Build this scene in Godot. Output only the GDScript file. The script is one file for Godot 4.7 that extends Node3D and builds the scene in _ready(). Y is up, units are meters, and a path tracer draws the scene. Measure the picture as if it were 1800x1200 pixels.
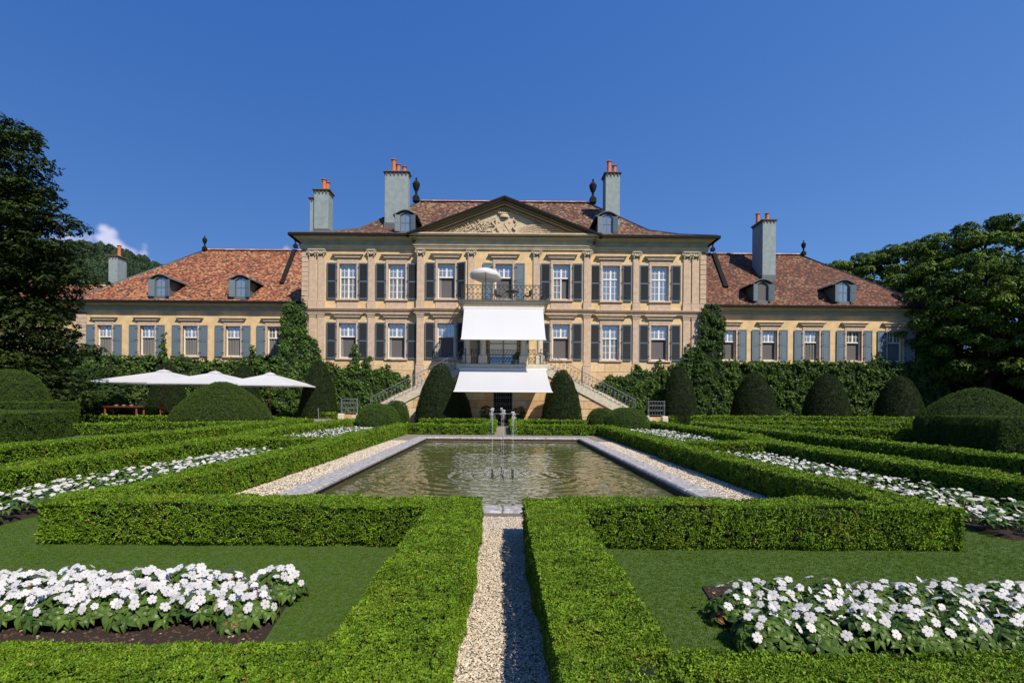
extends Node3D

# ---------------------------------------------------------------- mesh builder
class MB:
	var v := PackedVector3Array()
	var n := PackedVector3Array()
	var c := PackedColorArray()
	var col := Color.WHITE
	var tinted := false
	func tri(a: Vector3, b: Vector3, d: Vector3, na: Vector3, nb: Vector3, nd: Vector3) -> void:
		var g := (b - a).cross(d - a)
		if g.dot(na + nb + nd) > 0.0:
			v.append(a); v.append(d); v.append(b)
			n.append(na); n.append(nd); n.append(nb)
		else:
			v.append(a); v.append(b); v.append(d)
			n.append(na); n.append(nb); n.append(nd)
		c.append(col); c.append(col); c.append(col)
	func flat(a: Vector3, b: Vector3, d: Vector3, out: Vector3) -> void:
		var g := (b - a).cross(d - a).normalized()
		if g.dot(out) < 0.0: g = -g
		tri(a, b, d, g, g, g)
	func quad(a: Vector3, b: Vector3, d: Vector3, e: Vector3, out: Vector3) -> void:
		flat(a, b, d, out)
		flat(a, d, e, out)
	func box(ct: Vector3, s: Vector3, bev := 0.0, ba := Basis.IDENTITY) -> void:
		var h := s * 0.5
		if bev <= 0.0:
			for ax in 3:
				for sg in [-1.0, 1.0]:
					var u := Vector3.ZERO; var w := Vector3.ZERO; var q := Vector3.ZERO
					q[ax] = sg * h[ax]; u[(ax + 1) % 3] = h[(ax + 1) % 3]; w[(ax + 2) % 3] = h[(ax + 2) % 3]
					quad(ct + ba * (q - u - w), ct + ba * (q + u - w), ct + ba * (q + u + w), ct + ba * (q - u + w), ba * q)
			return
		var b := minf(bev, minf(h.x, minf(h.y, h.z)) * 0.9)
		for ax in 3:
			var a1 := (ax + 1) % 3
			var a2 := (ax + 2) % 3
			for sg in [-1.0, 1.0]:
				var q := Vector3.ZERO; var u := Vector3.ZERO; var w := Vector3.ZERO
				q[ax] = sg * h[ax]; u[a1] = h[a1] - b; w[a2] = h[a2] - b
				quad(ct + ba * (q - u - w), ct + ba * (q + u - w), ct + ba * (q + u + w), ct + ba * (q - u + w), ba * q)
			for s1 in [-1.0, 1.0]:
				for s2 in [-1.0, 1.0]:
					var e := Vector3.ZERO; e[ax] = h[ax] - b
					var p := Vector3.ZERO; p[a1] = s1 * h[a1]; p[a2] = s2 * (h[a2] - b)
					var r := Vector3.ZERO; r[a1] = s1 * (h[a1] - b); r[a2] = s2 * h[a2]
					quad(ct + ba * (p - e), ct + ba * (p + e), ct + ba * (r + e), ct + ba * (r - e), ba * (p + r))
		for sx in [-1.0, 1.0]:
			for sy in [-1.0, 1.0]:
				for sz in [-1.0, 1.0]:
					var k := Vector3(sx, sy, sz)
					var i := h - Vector3(b, b, b)
					flat(ct + ba * (k * Vector3(h.x, i.y, i.z)), ct + ba * (k * Vector3(i.x, h.y, i.z)), ct + ba * (k * Vector3(i.x, i.y, h.z)), ba * k)
	func span(x0: float, x1: float, y0: float, y1: float, z0: float, z1: float, bev := 0.0) -> void:
		box(Vector3((x0 + x1) / 2, (y0 + y1) / 2, (z0 + z1) / 2), Vector3(absf(x1 - x0), absf(y1 - y0), absf(z1 - z0)), bev)
	func bar(p: Vector3, q: Vector3, wd: float, th: float, up := Vector3.UP) -> void:
		var d := (q - p).normalized()
		var s := d.cross(up).normalized()
		var u := s.cross(d)
		box((p + q) / 2, Vector3((q - p).length(), th, wd), 0.0, Basis(d, u, s))
	func tube(pts: Array, r0: float, r1: float, seg := 6, caps := true) -> void:
		var rings := []
		var m := pts.size()
		var pu := Vector3(0.31, 0.2, 0.93)
		for i in m:
			var d: Vector3 = (pts[mini(i + 1, m - 1)] - pts[maxi(i - 1, 0)]).normalized()
			if absf(d.dot(pu)) > 0.95: pu = Vector3(0.9, 0.1, 0.2)
			var s := d.cross(pu).normalized()
			var u := s.cross(d).normalized()
			pu = u
			var r := lerpf(r0, r1, float(i) / maxf(1.0, m - 1))
			var ring := []
			for k in seg:
				var a := TAU * k / seg
				var o := s * cos(a) + u * sin(a)
				ring.append([pts[i] + o * r, o])
			rings.append(ring)
		for i in m - 1:
			for k in seg:
				var k2 := (k + 1) % seg
				var a = rings[i][k]; var b = rings[i][k2]; var e = rings[i + 1][k2]; var f = rings[i + 1][k]
				tri(a[0], b[0], e[0], a[1], b[1], e[1])
				tri(a[0], e[0], f[0], a[1], e[1], f[1])
		if caps:
			for k in seg:
				var k2 := (k + 1) % seg
				flat(pts[0], rings[0][k][0], rings[0][k2][0], pts[0] - pts[1])
				flat(pts[m - 1], rings[m - 1][k][0], rings[m - 1][k2][0], pts[m - 1] - pts[m - 2])
	func lathe(prof: Array, o: Vector3, seg := 16, ba := Basis.IDENTITY) -> void:
		var m := prof.size()
		var nr := []
		for i in m:
			var d: Vector2 = prof[mini(i + 1, m - 1)] - prof[maxi(i - 1, 0)]
			nr.append(Vector2(d.y, -d.x).normalized())
		for i in m - 1:
			for k in seg:
				var a0 := TAU * k / seg; var a1 := TAU * (k + 1) / seg
				var e0 := Vector3(cos(a0), 0, sin(a0)); var e1 := Vector3(cos(a1), 0, sin(a1))
				var p0: Vector3 = o + ba * (e0 * prof[i].x + Vector3.UP * prof[i].y); var p1: Vector3 = o + ba * (e1 * prof[i].x + Vector3.UP * prof[i].y)
				var p2: Vector3 = o + ba * (e1 * prof[i + 1].x + Vector3.UP * prof[i + 1].y); var p3: Vector3 = o + ba * (e0 * prof[i + 1].x + Vector3.UP * prof[i + 1].y)
				var n0: Vector3 = ba * (e0 * nr[i].x + Vector3.UP * nr[i].y); var n1: Vector3 = ba * (e1 * nr[i].x + Vector3.UP * nr[i].y)
				var n2: Vector3 = ba * (e1 * nr[i + 1].x + Vector3.UP * nr[i + 1].y); var n3: Vector3 = ba * (e0 * nr[i + 1].x + Vector3.UP * nr[i + 1].y)
				if prof[i].x > 0.0001: tri(p0, p1, p2, n0, n1, n2)
				if prof[i + 1].x > 0.0001: tri(p0, p2, p3, n0, n2, n3)
	# polygon (in x, y) pushed from z0 (back) to z1 (front)
	func prism(poly: PackedVector2Array, z0: float, z1: float) -> void:
		var ix := Geometry2D.triangulate_polygon(poly)
		for i in range(0, ix.size(), 3):
			var a := poly[ix[i]]; var b := poly[ix[i + 1]]; var d := poly[ix[i + 2]]
			flat(Vector3(a.x, a.y, z1), Vector3(b.x, b.y, z1), Vector3(d.x, d.y, z1), Vector3(0, 0, 1))
			flat(Vector3(a.x, a.y, z0), Vector3(b.x, b.y, z0), Vector3(d.x, d.y, z0), Vector3(0, 0, -1))
		var cw := Geometry2D.is_polygon_clockwise(poly)
		for i in poly.size():
			var a := poly[i]; var b := poly[(i + 1) % poly.size()]
			var o := Vector2(b.y - a.y, a.x - b.x)
			if cw: o = -o
			quad(Vector3(a.x, a.y, z0), Vector3(b.x, b.y, z0), Vector3(b.x, b.y, z1), Vector3(a.x, a.y, z1), Vector3(o.x, o.y, 0))
	func mesh() -> ArrayMesh:
		var am := ArrayMesh.new()
		if v.is_empty(): return am
		var a := []
		a.resize(Mesh.ARRAY_MAX)
		a[Mesh.ARRAY_VERTEX] = v
		a[Mesh.ARRAY_NORMAL] = n
		if tinted: a[Mesh.ARRAY_COLOR] = c
		am.add_surface_from_arrays(Mesh.PRIMITIVE_TRIANGLES, a)
		return am

# ---------------------------------------------------------------- helpers
var rng := RandomNumberGenerator.new()
var nz := FastNoiseLite.new()
var M := {}
var EYE := Vector3(0, 1.45, 0)
var HO := Vector3(0, 0, -38.4)     # base of the house

func rf(a: float, b: float) -> float: return rng.randf_range(a, b)

func lin(r: float, g: float, b: float) -> Color: return Color(r, g, b).linear_to_srgb()

func noise_tex(freq: float, lo: float, hi: float, sd: int, oct := 4, size := 512, kind := FastNoiseLite.TYPE_SIMPLEX_SMOOTH) -> NoiseTexture2D:
	var t := NoiseTexture2D.new()
	var f := FastNoiseLite.new()
	f.noise_type = kind
	f.seed = sd; f.frequency = freq; f.fractal_octaves = oct
	t.width = size; t.height = size; t.seamless = true; t.noise = f
	var g := Gradient.new()
	g.set_color(0, Color(lo, lo, lo)); g.set_color(1, Color(hi, hi, hi))
	t.color_ramp = g
	return t

func mat(key: String, col: Color, rough := 0.8, tex: Texture2D = null, scale := 1.0, bump: Texture2D = null, bump_cm := 0.5, metal := 0.0) -> StandardMaterial3D:
	var m := StandardMaterial3D.new()
	m.resource_name = key
	m.albedo_color = col
	m.roughness = rough
	m.metallic = metal
	if tex:
		m.albedo_texture = tex
	if bump:
		m.heightmap_enabled = true
		m.heightmap_texture = bump
		m.heightmap_scale = bump_cm
	if tex or bump:
		m.uv1_triplanar = true
		m.uv1_world_triplanar = true
		m.uv1_scale = Vector3.ONE * scale
	M[key] = m
	return m

func leafmat(key: String, back: float, rough := 0.5, spec := 0.5) -> StandardMaterial3D:
	var m := mat(key, Color.WHITE, rough)
	m.vertex_color_use_as_albedo = true
	m.backlight_enabled = true
	m.metallic_specular = spec
	m.backlight = Color(back, back, back).linear_to_srgb()
	m.cull_mode = BaseMaterial3D.CULL_DISABLED
	return m

func tag(o: Node, label: String, category := "", group := "", kind := "") -> Node:
	if label: o.set_meta("label", label)
	if category: o.set_meta("category", category)
	if group: o.set_meta("group", group)
	if kind: o.set_meta("kind", kind)
	return o

func thing(called: String, at: Vector3, label: String, category: String, group := "") -> Node3D:
	var o := Node3D.new()
	o.name = called
	add_child(o, true)
	o.position = at
	tag(o, label, category, group)
	return o

func put(called: String, mesh: Mesh, m: Material, parent: Node = null, at := Vector3.ZERO, ba := Basis.IDENTITY) -> MeshInstance3D:
	var o := MeshInstance3D.new()
	o.name = called
	o.mesh = mesh
	o.material_override = m
	o.transform = Transform3D(ba, at)
	(parent if parent else self).add_child(o, true)
	return o

func struct_(called: String, mesh: Mesh, m: Material) -> MeshInstance3D:
	var o := put(called, mesh, m)
	o.set_meta("kind", "structure")
	return o

func many(called: String, mesh: Mesh, m: Material, xf: Array, cols: Array, parent: Node, at := Vector3.ZERO) -> MultiMeshInstance3D:
	var mm := MultiMesh.new()
	mm.transform_format = MultiMesh.TRANSFORM_3D
	mm.use_colors = true
	mm.mesh = mesh
	mm.instance_count = xf.size()
	for i in xf.size():
		mm.set_instance_transform(i, xf[i])
		mm.set_instance_color(i, cols[i])
	var o := MultiMeshInstance3D.new()
	o.name = called
	o.multimesh = mm
	o.material_override = m
	o.position = at
	o.set_meta("kind", "stuff")
	parent.add_child(o, true)
	return o

func facing(nrm: Vector3, spin: float) -> Basis:
	var y := nrm.normalized()
	var x := y.cross(Vector3(0.13, 0.41, 0.9)).normalized()
	if absf(y.dot(Vector3(0.13, 0.41, 0.9).normalized())) > 0.95: x = y.cross(Vector3(1, 0, 0)).normalized()
	x = x.rotated(y, spin)
	return Basis(x, y, x.cross(y))

# leaf tuft: leaves round the y axis, size about 1
func tuft(count: int, lw: float, spread: float, lift: float, sd: int) -> ArrayMesh:
	rng.seed = sd
	var mb := MB.new()
	mb.tinted = true
	for i in count:
		var a := rf(0, TAU)
		var r := sqrt(rf(0, 1)) * spread
		var o := Vector3(cos(a) * r, rf(-0.45, 0.35), sin(a) * r)
		var d := Vector3(rf(-1, 1), rf(0.1, 1.0) * lift + rf(-0.3, 0.3), rf(-1, 1)).normalized()
		var s := d.cross(Vector3(rf(-1, 1), rf(-1, 1), rf(-1, 1))).normalized()
		var L := rf(0.7, 1.1)
		var g := rf(0.75, 1.2)
		mb.col = Color(g, g, g)
		var up := s.cross(d) * 0.08
		var p0 := o
		var p1 := o + d * L * 0.5 + s * lw * 0.5 + up
		var p2 := o + d * L
		var p3 := o + d * L * 0.5 - s * lw * 0.5 + up
		var nn := s.cross(d).normalized()
		if nn.y < 0: nn = -nn
		mb.flat(p0, p1, p2, nn)
		mb.flat(p0, p2, p3, nn)
	return mb.mesh()

# palmate or hanging leaf spray for trees and creepers
func spray(count: int, lw: float, droop: float, sd: int, spread := 0.7) -> ArrayMesh:
	rng.seed = sd
	var mb := MB.new()
	mb.tinted = true
	for i in count:
		var a := TAU * i / count + rf(-0.4, 0.4)
		var o := Vector3(rf(-1, 1), rf(-0.4, 0.4), rf(-1, 1)) * spread * 0.6
		var d := Vector3(cos(a), -droop + rf(-0.3, 0.3), sin(a)).normalized()
		var s := d.cross(Vector3.UP).normalized().rotated(d, rf(-0.6, 0.6))
		var L := rf(0.7, 1.15)
		var g := rf(0.7, 1.25)
		mb.col = Color(g, g, g * 0.95)
		var mid := o + d * L * 0.55
		var nn := s.cross(d).normalized()
		if nn.y < 0: nn = -nn
		var tip := o + d * L - Vector3(0, 0.12, 0)
		mb.flat(o, mid + s * lw * 0.5, tip, nn)
		mb.flat(o, tip, mid - s * lw * 0.5, nn)
	return mb.mesh()

# ---------------------------------------------------------------- clipped hedges
var box_tuft: ArrayMesh
var yew_tuft: ArrayMesh

func leaf_size(d: float) -> float: return clampf(d * 0.0024 + 0.005, 0.0125, 0.10)

func box_color(p: Vector3, gold: float) -> Color:
	var k := nz.get_noise_3d(p.x * 9.0, p.y * 9.0, p.z * 9.0) * 0.5 + 0.5
	var q := nz.get_noise_3d(p.x * 2.3 + 40.0, p.y * 2.0, p.z * 2.3) * 0.5 + 0.5
	var c := Color(0.048, 0.108, 0.006).lerp(Color(0.178, 0.305, 0.015), k)
	if q > 0.60: c = c.lerp(Color(0.22, 0.19, 0.02), minf(0.6, (q - 0.60) * 1.5 * gold))
	if rng.randf() < 0.012: c = Color(0.26, 0.20, 0.04)
	var b := rf(0.6, 1.4)
	return Color(c.r * b * rf(0.92, 1.08), c.g * b, c.b * b)

func hedge(label: String, pts: Array, w: float, h: float, closed := false, gold := 1.0, group := "") -> Node3D:
	var base := Vector3(pts[0].x, 0, pts[0].y)
	var segs := []
	var m := pts.size()
	for i in (m if closed else m - 1):
		var a: Vector2 = pts[i]; var b: Vector2 = pts[(i + 1) % m]
		var d := (b - a).normalized()
		var a2 := a if (i == 0 and not closed) else a - d * w * 0.5
		var b2 := b if (i == m - 2 and not closed) else b + d * w * 0.5
		segs.append([a2, b2, d])
	var core := MB.new()
	var k := 0.0
	for s in segs:
		var a: Vector2 = s[0]; var b: Vector2 = s[1]; var d: Vector2 = s[2]
		var dir := Vector3(d.x, 0, d.y)
		var ct := Vector3((a.x + b.x) / 2, h / 2 - 0.02 - k, (a.y + b.y) / 2) - base
		k += 0.003
		core.box(ct, Vector3((b - a).length() - 0.07 - k * 2, h - 0.035, w - 0.08 - k * 2), 0.05, Basis(dir, Vector3.UP, dir.cross(Vector3.UP)))
	var root := put("box_hedge", core.mesh(), M.hedge_core, null, base)
	tag(root, label, "hedge", group)
	var xf := []; var cols := []
	for si in segs.size():
		var s = segs[si]
		var a: Vector2 = s[0]; var b: Vector2 = s[1]; var d: Vector2 = s[2]
		var dir := Vector3(d.x, 0, d.y)
		var side := Vector3(-d.y, 0, d.x)
		var L := (b - a).length()
		var o := Vector3(a.x, 0, a.y)
		# faces: origin, u axis, v axis, lengths, normal
		var faces := [
			[o - side * w / 2 + Vector3.UP * h, dir, side, L, w, Vector3.UP],
			[o + side * w / 2, dir, Vector3.UP, L, h, side],
			[o - side * w / 2, dir, Vector3.UP, L, h, -side],
			[o - side * w / 2, side, Vector3.UP, w, h, -dir],
			[o + dir * L - side * w / 2, side, Vector3.UP, w, h, dir]]
		for f in faces:
			var cu := maxi(1, int(ceil(f[3] / 0.4))); var cv := maxi(1, int(ceil(f[4] / 0.4)))
			var du: float = f[3] / cu; var dv: float = f[4] / cv
			var nrm: Vector3 = f[5]
			for iu in cu:
				for iv in cv:
					var q: Vector3 = f[0] + f[1] * du * (iu + 0.5) + f[2] * dv * (iv + 0.5)
					var to := EYE - q
					var ls := leaf_size(to.length())
					var seen := nrm.dot(to) > -0.02
					if q.z > -1.5: ls *= 1.6
					var cnt := du * dv / (ls * ls) * ((1.0 if nrm.y > 0.5 else 0.85) if seen else 0.35)
					if not seen: ls *= 1.5
					var num := int(cnt) + (1 if rng.randf() < cnt - int(cnt) else 0)
					for i in num:
						var p: Vector3 = q + f[1] * du * rf(-0.5, 0.5) + f[2] * dv * rf(-0.5, 0.5)
						var inside := false
						for sj in segs.size():
							if sj == si: continue
							var t = segs[sj]
							var r: Vector2 = Vector2(p.x, p.z) - t[0]
							var along: float = r.dot(t[2])
							var off: float = absf(r.x * -t[2].y + r.y * t[2].x)
							if along > 0.02 and along < (t[1] - t[0]).length() - 0.02 and off < w / 2 - 0.02:
								inside = true
						if inside and nrm.y < 0.5: continue
						if inside and nrm.y > 0.5 and rng.randf() < 0.5: continue
						var bulge := nz.get_noise_3d(p.x * 5.0, p.y * 5.0 + 20.0, p.z * 5.0) * 0.035 + nz.get_noise_3d(p.x * 1.5, 7.0 + p.y, p.z * 1.5) * 0.05
						# soft shoulders: pull the top rim in and down
						var nn := nrm
						if nrm.y < 0.5:
							var up := clampf((p.y - h + 0.06) / 0.06, 0, 1)
							p -= nrm * up * 0.012
							nn = (nrm + Vector3.UP * (0.05 + up * 0.8)).normalized()
							if p.y < 0.05: bulge -= 0.03
						nn = (nn + Vector3(rf(-0.35, 0.35), rf(-0.35, 0.35), rf(-0.35, 0.35))).normalized()
						p += nrm * (bulge + (rf(-0.45, 0.25) if nrm.y > 0.5 else rf(-0.9, 0.35)) * ls)
						xf.append(Transform3D(facing(nn, rf(0, TAU)).scaled(Vector3.ONE * ls * rf(0.85, 1.2)), p - base))
						cols.append(box_color(p, gold))
	many("foliage", box_tuft, M.leaf_box, xf, cols, root)
	return root

# ---------------------------------------------------------------- topiary: lathe profile with leaves
func topiary(called: String, label: String, at: Vector3, prof: Array, dark: Color, light: Color, group := "", squash := Vector3.ONE, lean := Vector3.ZERO, ls_mul := 1.0) -> Node3D:
	var core := MB.new()
	var inner := []
	for p in prof: inner.append(Vector2(maxf(0.0, p.x - 0.07), maxf(0.0, p.y - 0.05)))
	core.lathe(inner, Vector3.ZERO, 20, Basis.IDENTITY.scaled(squash))
	var root := put(called, core.mesh(), M.yew_core, null, at)
	tag(root, label, "topiary", group)
	var xf := []; var cols := []
	var ls := leaf_size((EYE - at).length()) * ls_mul
	for i in prof.size() - 1:
		var a: Vector2 = prof[i]; var b: Vector2 = prof[i + 1]
		var area := PI * (a.x + b.x) * (b - a).length() * squash.x
		var num := int(area / (ls * ls) * 1.0)
		var d := (b - a).normalized()
		for k in num:
			var t := rng.randf()
			if rng.randf() > lerpf(a.x, b.x, t) / maxf(a.x, b.x): t = 1.0 - t
			var r := lerpf(a.x, b.x, t); var y := lerpf(a.y, b.y, t)
			var an := rf(0, TAU)
			var e := Vector3(cos(an), 0, sin(an))
			var nn := (e * d.y - Vector3.UP * d.x)
			if nn.dot(e * 0.6 + Vector3.UP) < 0: nn = -nn
			var p := Vector3(e.x * r * squash.x, y * squash.y, e.z * r * squash.z)
			p += nn * (nz.get_noise_3d(p.x * 4 + at.x, p.y * 4, p.z * 4) * 0.05 + rf(-0.3, 0.2) * ls)
			p += lean * pow(clampf(y / prof[-1].y, 0, 1), 2.0)
			nn = (nn + Vector3(0, 0.2, 0) + Vector3(rf(-0.4, 0.4), rf(-0.4, 0.4), rf(-0.4, 0.4))).normalized()
			xf.append(Transform3D(facing(nn, rf(0, TAU)).scaled(Vector3.ONE * ls * rf(0.8, 1.25)), p))
			var kx := nz.get_noise_3d(p.x * 6 + at.x, p.y * 6, p.z * 6) * 0.5 + 0.5
			var c := dark.lerp(light, kx)
			var g := rf(0.7, 1.3)
			cols.append(Color(c.r * g, c.g * g, c.b * g))
	many("foliage", yew_tuft, M.leaf_yew, xf, cols, root)
	return root

# ---------------------------------------------------------------- house pieces
func wall_open(mb: MB, x0: float, x1: float, y0: float, y1: float, z: float, holes: Array, depth: float) -> void:
	var xs := [x0, x1]; var ys := [y0, y1]
	for h in holes:
		for q in [h[0], h[1]]:
			if q > x0 and q < x1 and not xs.has(q): xs.append(q)
		for q in [h[2], h[3]]:
			if q > y0 and q < y1 and not ys.has(q): ys.append(q)
	xs.sort(); ys.sort()
	for i in xs.size() - 1:
		for j in ys.size() - 1:
			var cx: float = (xs[i] + xs[i + 1]) / 2; var cy: float = (ys[j] + ys[j + 1]) / 2
			var open := false
			for h in holes:
				if cx > h[0] and cx < h[1] and cy > h[2] and cy < h[3]: open = true
			if open: continue
			mb.quad(Vector3(xs[i], ys[j], z), Vector3(xs[i + 1], ys[j], z), Vector3(xs[i + 1], ys[j + 1], z), Vector3(xs[i], ys[j + 1], z), Vector3.BACK)
	for h in holes:
		var a := Vector3(h[0], h[2], z); var b := Vector3(h[1], h[2], z); var c := Vector3(h[1], h[3], z); var d := Vector3(h[0], h[3], z)
		var k := Vector3(0, 0, -depth)
		mb.quad(a, b, b + k, a + k, Vector3.UP)
		mb.quad(d, c, c + k, d + k, Vector3.DOWN)
		mb.quad(a, d, d + k, a + k, Vector3.RIGHT)
		mb.quad(b, c, c + k, b + k, Vector3.LEFT)

# moulding run round the front and the two sides of a block, mitred at the corners
func ring(mb: MB, xl: float, xr: float, zf: float, zb: float, prof: Array, left := true, right := true) -> void:
	for i in prof.size() - 1:
		var p: Vector2 = prof[i]; var q: Vector2 = prof[i + 1]
		var o := Vector2(q.y - p.y, -(q.x - p.x))
		if o.length() < 0.0001: continue
		var pl := p.x if left else 0.0; var ql := q.x if left else 0.0
		var pr := p.x if right else 0.0; var qr := q.x if right else 0.0
		mb.quad(Vector3(xl - pl, p.y, zf + p.x), Vector3(xr + pr, p.y, zf + p.x), Vector3(xr + qr, q.y, zf + q.x), Vector3(xl - ql, q.y, zf + q.x), Vector3(0, o.y, o.x))
		if left: mb.quad(Vector3(xl - pl, p.y, zf + p.x), Vector3(xl - pl, p.y, zb), Vector3(xl - ql, q.y, zb), Vector3(xl - ql, q.y, zf + q.x), Vector3(-o.x, o.y, 0))
		if right: mb.quad(Vector3(xr + pr, p.y, zf + p.x), Vector3(xr + pr, p.y, zb), Vector3(xr + qr, q.y, zb), Vector3(xr + qr, q.y, zf + q.x), Vector3(o.x, o.y, 0))

func roof_color(kind: int, p: Vector3) -> Color:
	var k := nz.get_noise_3d(p.x * 1.7, p.y * 1.7, p.z * 1.7)
	var j := nz.get_noise_3d(p.x * 0.5 + 9.0, p.y * 0.5, p.z * 0.5)
	var t := rng.randf() + k * 0.25 + j * 0.25
	var c := Color(0.33, 0.095, 0.040)
	if kind == 0:
		if t < 0.28: c = Color(0.10, 0.042, 0.03)
		elif t < 0.45: c = Color(0.24, 0.072, 0.036)
		elif t < 0.8: c = Color(0.40, 0.13, 0.055)
		else: c = Color(0.47, 0.26, 0.13)
	elif kind == 1:
		if t < 0.34: c = Color(0.082, 0.036, 0.025)
		elif t < 0.68: c = Color(0.185, 0.062, 0.035)
		elif t < 0.9: c = Color(0.35, 0.11, 0.05)
		else: c = Color(0.33, 0.22, 0.13)
	else:
		if t < 0.38: c = Color(0.085, 0.045, 0.035)
		elif t < 0.66: c = Color(0.19, 0.07, 0.045)
		elif t < 0.84: c = Color(0.31, 0.11, 0.06)
		else: c = Color(0.36, 0.29, 0.17)
	var g: float = rf(0.7, 1.2) * [0.66, 0.48, 0.52][kind]
	return Color(c.r * g, c.g * g, c.b * g)

var tile_mesh: ArrayMesh
const TW := 0.17
const TE := 0.155

func tile_face(xf: Array, cols: Array, kind: int, a: Vector3, b: Vector3, c: Vector3, d: Vector3) -> void:
	var u := (b - a).normalized()
	var nrm := u.cross(d - a).normalized()
	if nrm.y < 0: nrm = -nrm
	var up := nrm.cross(u)
	if up.y < 0: up = -up
	var hgt := (d - a).dot(up)
	var rows := maxi(1, int(round(hgt / TE)))
	var dn := -up
	var yv := nrm.rotated(u, 0.0)
	for r in rows:
		var t := (r + 0.5) / rows
		var l := a.lerp(d, t); var e := b.lerp(c, t)
		var n := int((e - l).length() / TW)
		if n < 1: continue
		var st := (e - l).length() / n
		for i in n:
			var p := l + u * (i + 0.5 + (0.25 if r % 2 else -0.25)) * st
			var tilt := nrm.rotated(u, rf(0.06, 0.14) * (1.0 if u.cross(nrm).dot(dn) > 0 else -1.0))
			var zz := u.cross(tilt).normalized()
			xf.append(Transform3D(Basis(u * 1.0, tilt, zz), p + nrm * rf(0.012, 0.035)))
			cols.append(roof_color(kind, p))

func hip_roof(house: Node3D, label: String, kind: int, xl: float, xr: float, zf: float, zb: float, prof: Array, hl: bool, hr: bool, lead: Material) -> MeshInstance3D:
	var mb := MB.new(); var hips := MB.new()
	var xf := []; var cols := []
	for i in prof.size() - 1:
		var p: Vector2 = prof[i]; var q: Vector2 = prof[i + 1]
		var l0 := xl + (p.x if hl else 0.0); var l1 := xl + (q.x if hl else 0.0)
		var r0 := xr - (p.x if hr else 0.0); var r1 := xr - (q.x if hr else 0.0)
		var f := [Vector3(l0, p.y, zf - p.x), Vector3(r0, p.y, zf - p.x), Vector3(r1, q.y, zf - q.x), Vector3(l1, q.y, zf - q.x)]
		mb.quad(f[0], f[1], f[2], f[3], Vector3(0, 1, 0.5))
		tile_face(xf, cols, kind, f[0], f[1], f[2], f[3])
		var bk := [Vector3(l0, p.y, zb + p.x), Vector3(r0, p.y, zb + p.x), Vector3(r1, q.y, zb + q.x), Vector3(l1, q.y, zb + q.x)]
		mb.quad(bk[0], bk[1], bk[2], bk[3], Vector3(0, 1, -0.5))
		if hl:
			mb.quad(f[0], bk[0], bk[3], f[3], Vector3(-0.5, 1, 0))
			tile_face(xf, cols, kind, bk[0], f[0], f[3], bk[3])
			hips.bar(f[0] + Vector3.UP * 0.03, f[3] + Vector3.UP * 0.03, 0.24, 0.12)
		if hr:
			mb.quad(f[1], bk[1], bk[2], f[2], Vector3(0.5, 1, 0))
			tile_face(xf, cols, kind, f[1], bk[1], bk[2], f[2])
			hips.bar(f[1] + Vector3.UP * 0.03, f[2] + Vector3.UP * 0.03, 0.24, 0.12)
	var roof := put("roof", mb.mesh(), M.underlay, house, -HO)
	tag(roof, label)
	many("roof_tiles", tile_mesh, M.tile, xf, cols, roof)
	var e: Vector2 = prof[-1]
	var rl := xl + (e.x if hl else 0.0); var rr := xr - (e.x if hr else 0.0)
	# ridge: rounded ridge tiles, each a piece
	var rt := MB.new()
	rt.tube([Vector3(-0.235, 0, 0), Vector3(0.235, 0, 0)], 0.13, 0.11, 8)
	var rm := rt.mesh()
	var x := rl + 0.24
	while x < rr:
		put("ridge_tile", rm, M.ridge[rng.randi() % 3], roof, Vector3(x, e.y + 0.02, zf - e.x))
		x += 0.46
	put("hip_capping", hips.mesh(), lead, roof)
	# gutter
	var gt := MB.new()
	var y0: float = prof[0].y
	gt.span(xl - 0.02, xr + 0.02, y0 - 0.17, y0 + 0.05, zf, zf + 0.13, 0.03)
	if hl: gt.span(xl - 0.13, xl - 0.021, y0 - 0.17, y0 + 0.05, zb, zf + 0.13, 0.03)
	if hr: gt.span(xr + 0.021, xr + 0.13, y0 - 0.17, y0 + 0.05, zb, zf + 0.13, 0.03)
	put("gutter", gt.mesh(), M.lead_dark, roof)
	return roof

# windows -----------------------------------------------------------------
const OW := 1.2
const OHT := 2.44
var WM := {}

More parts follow.
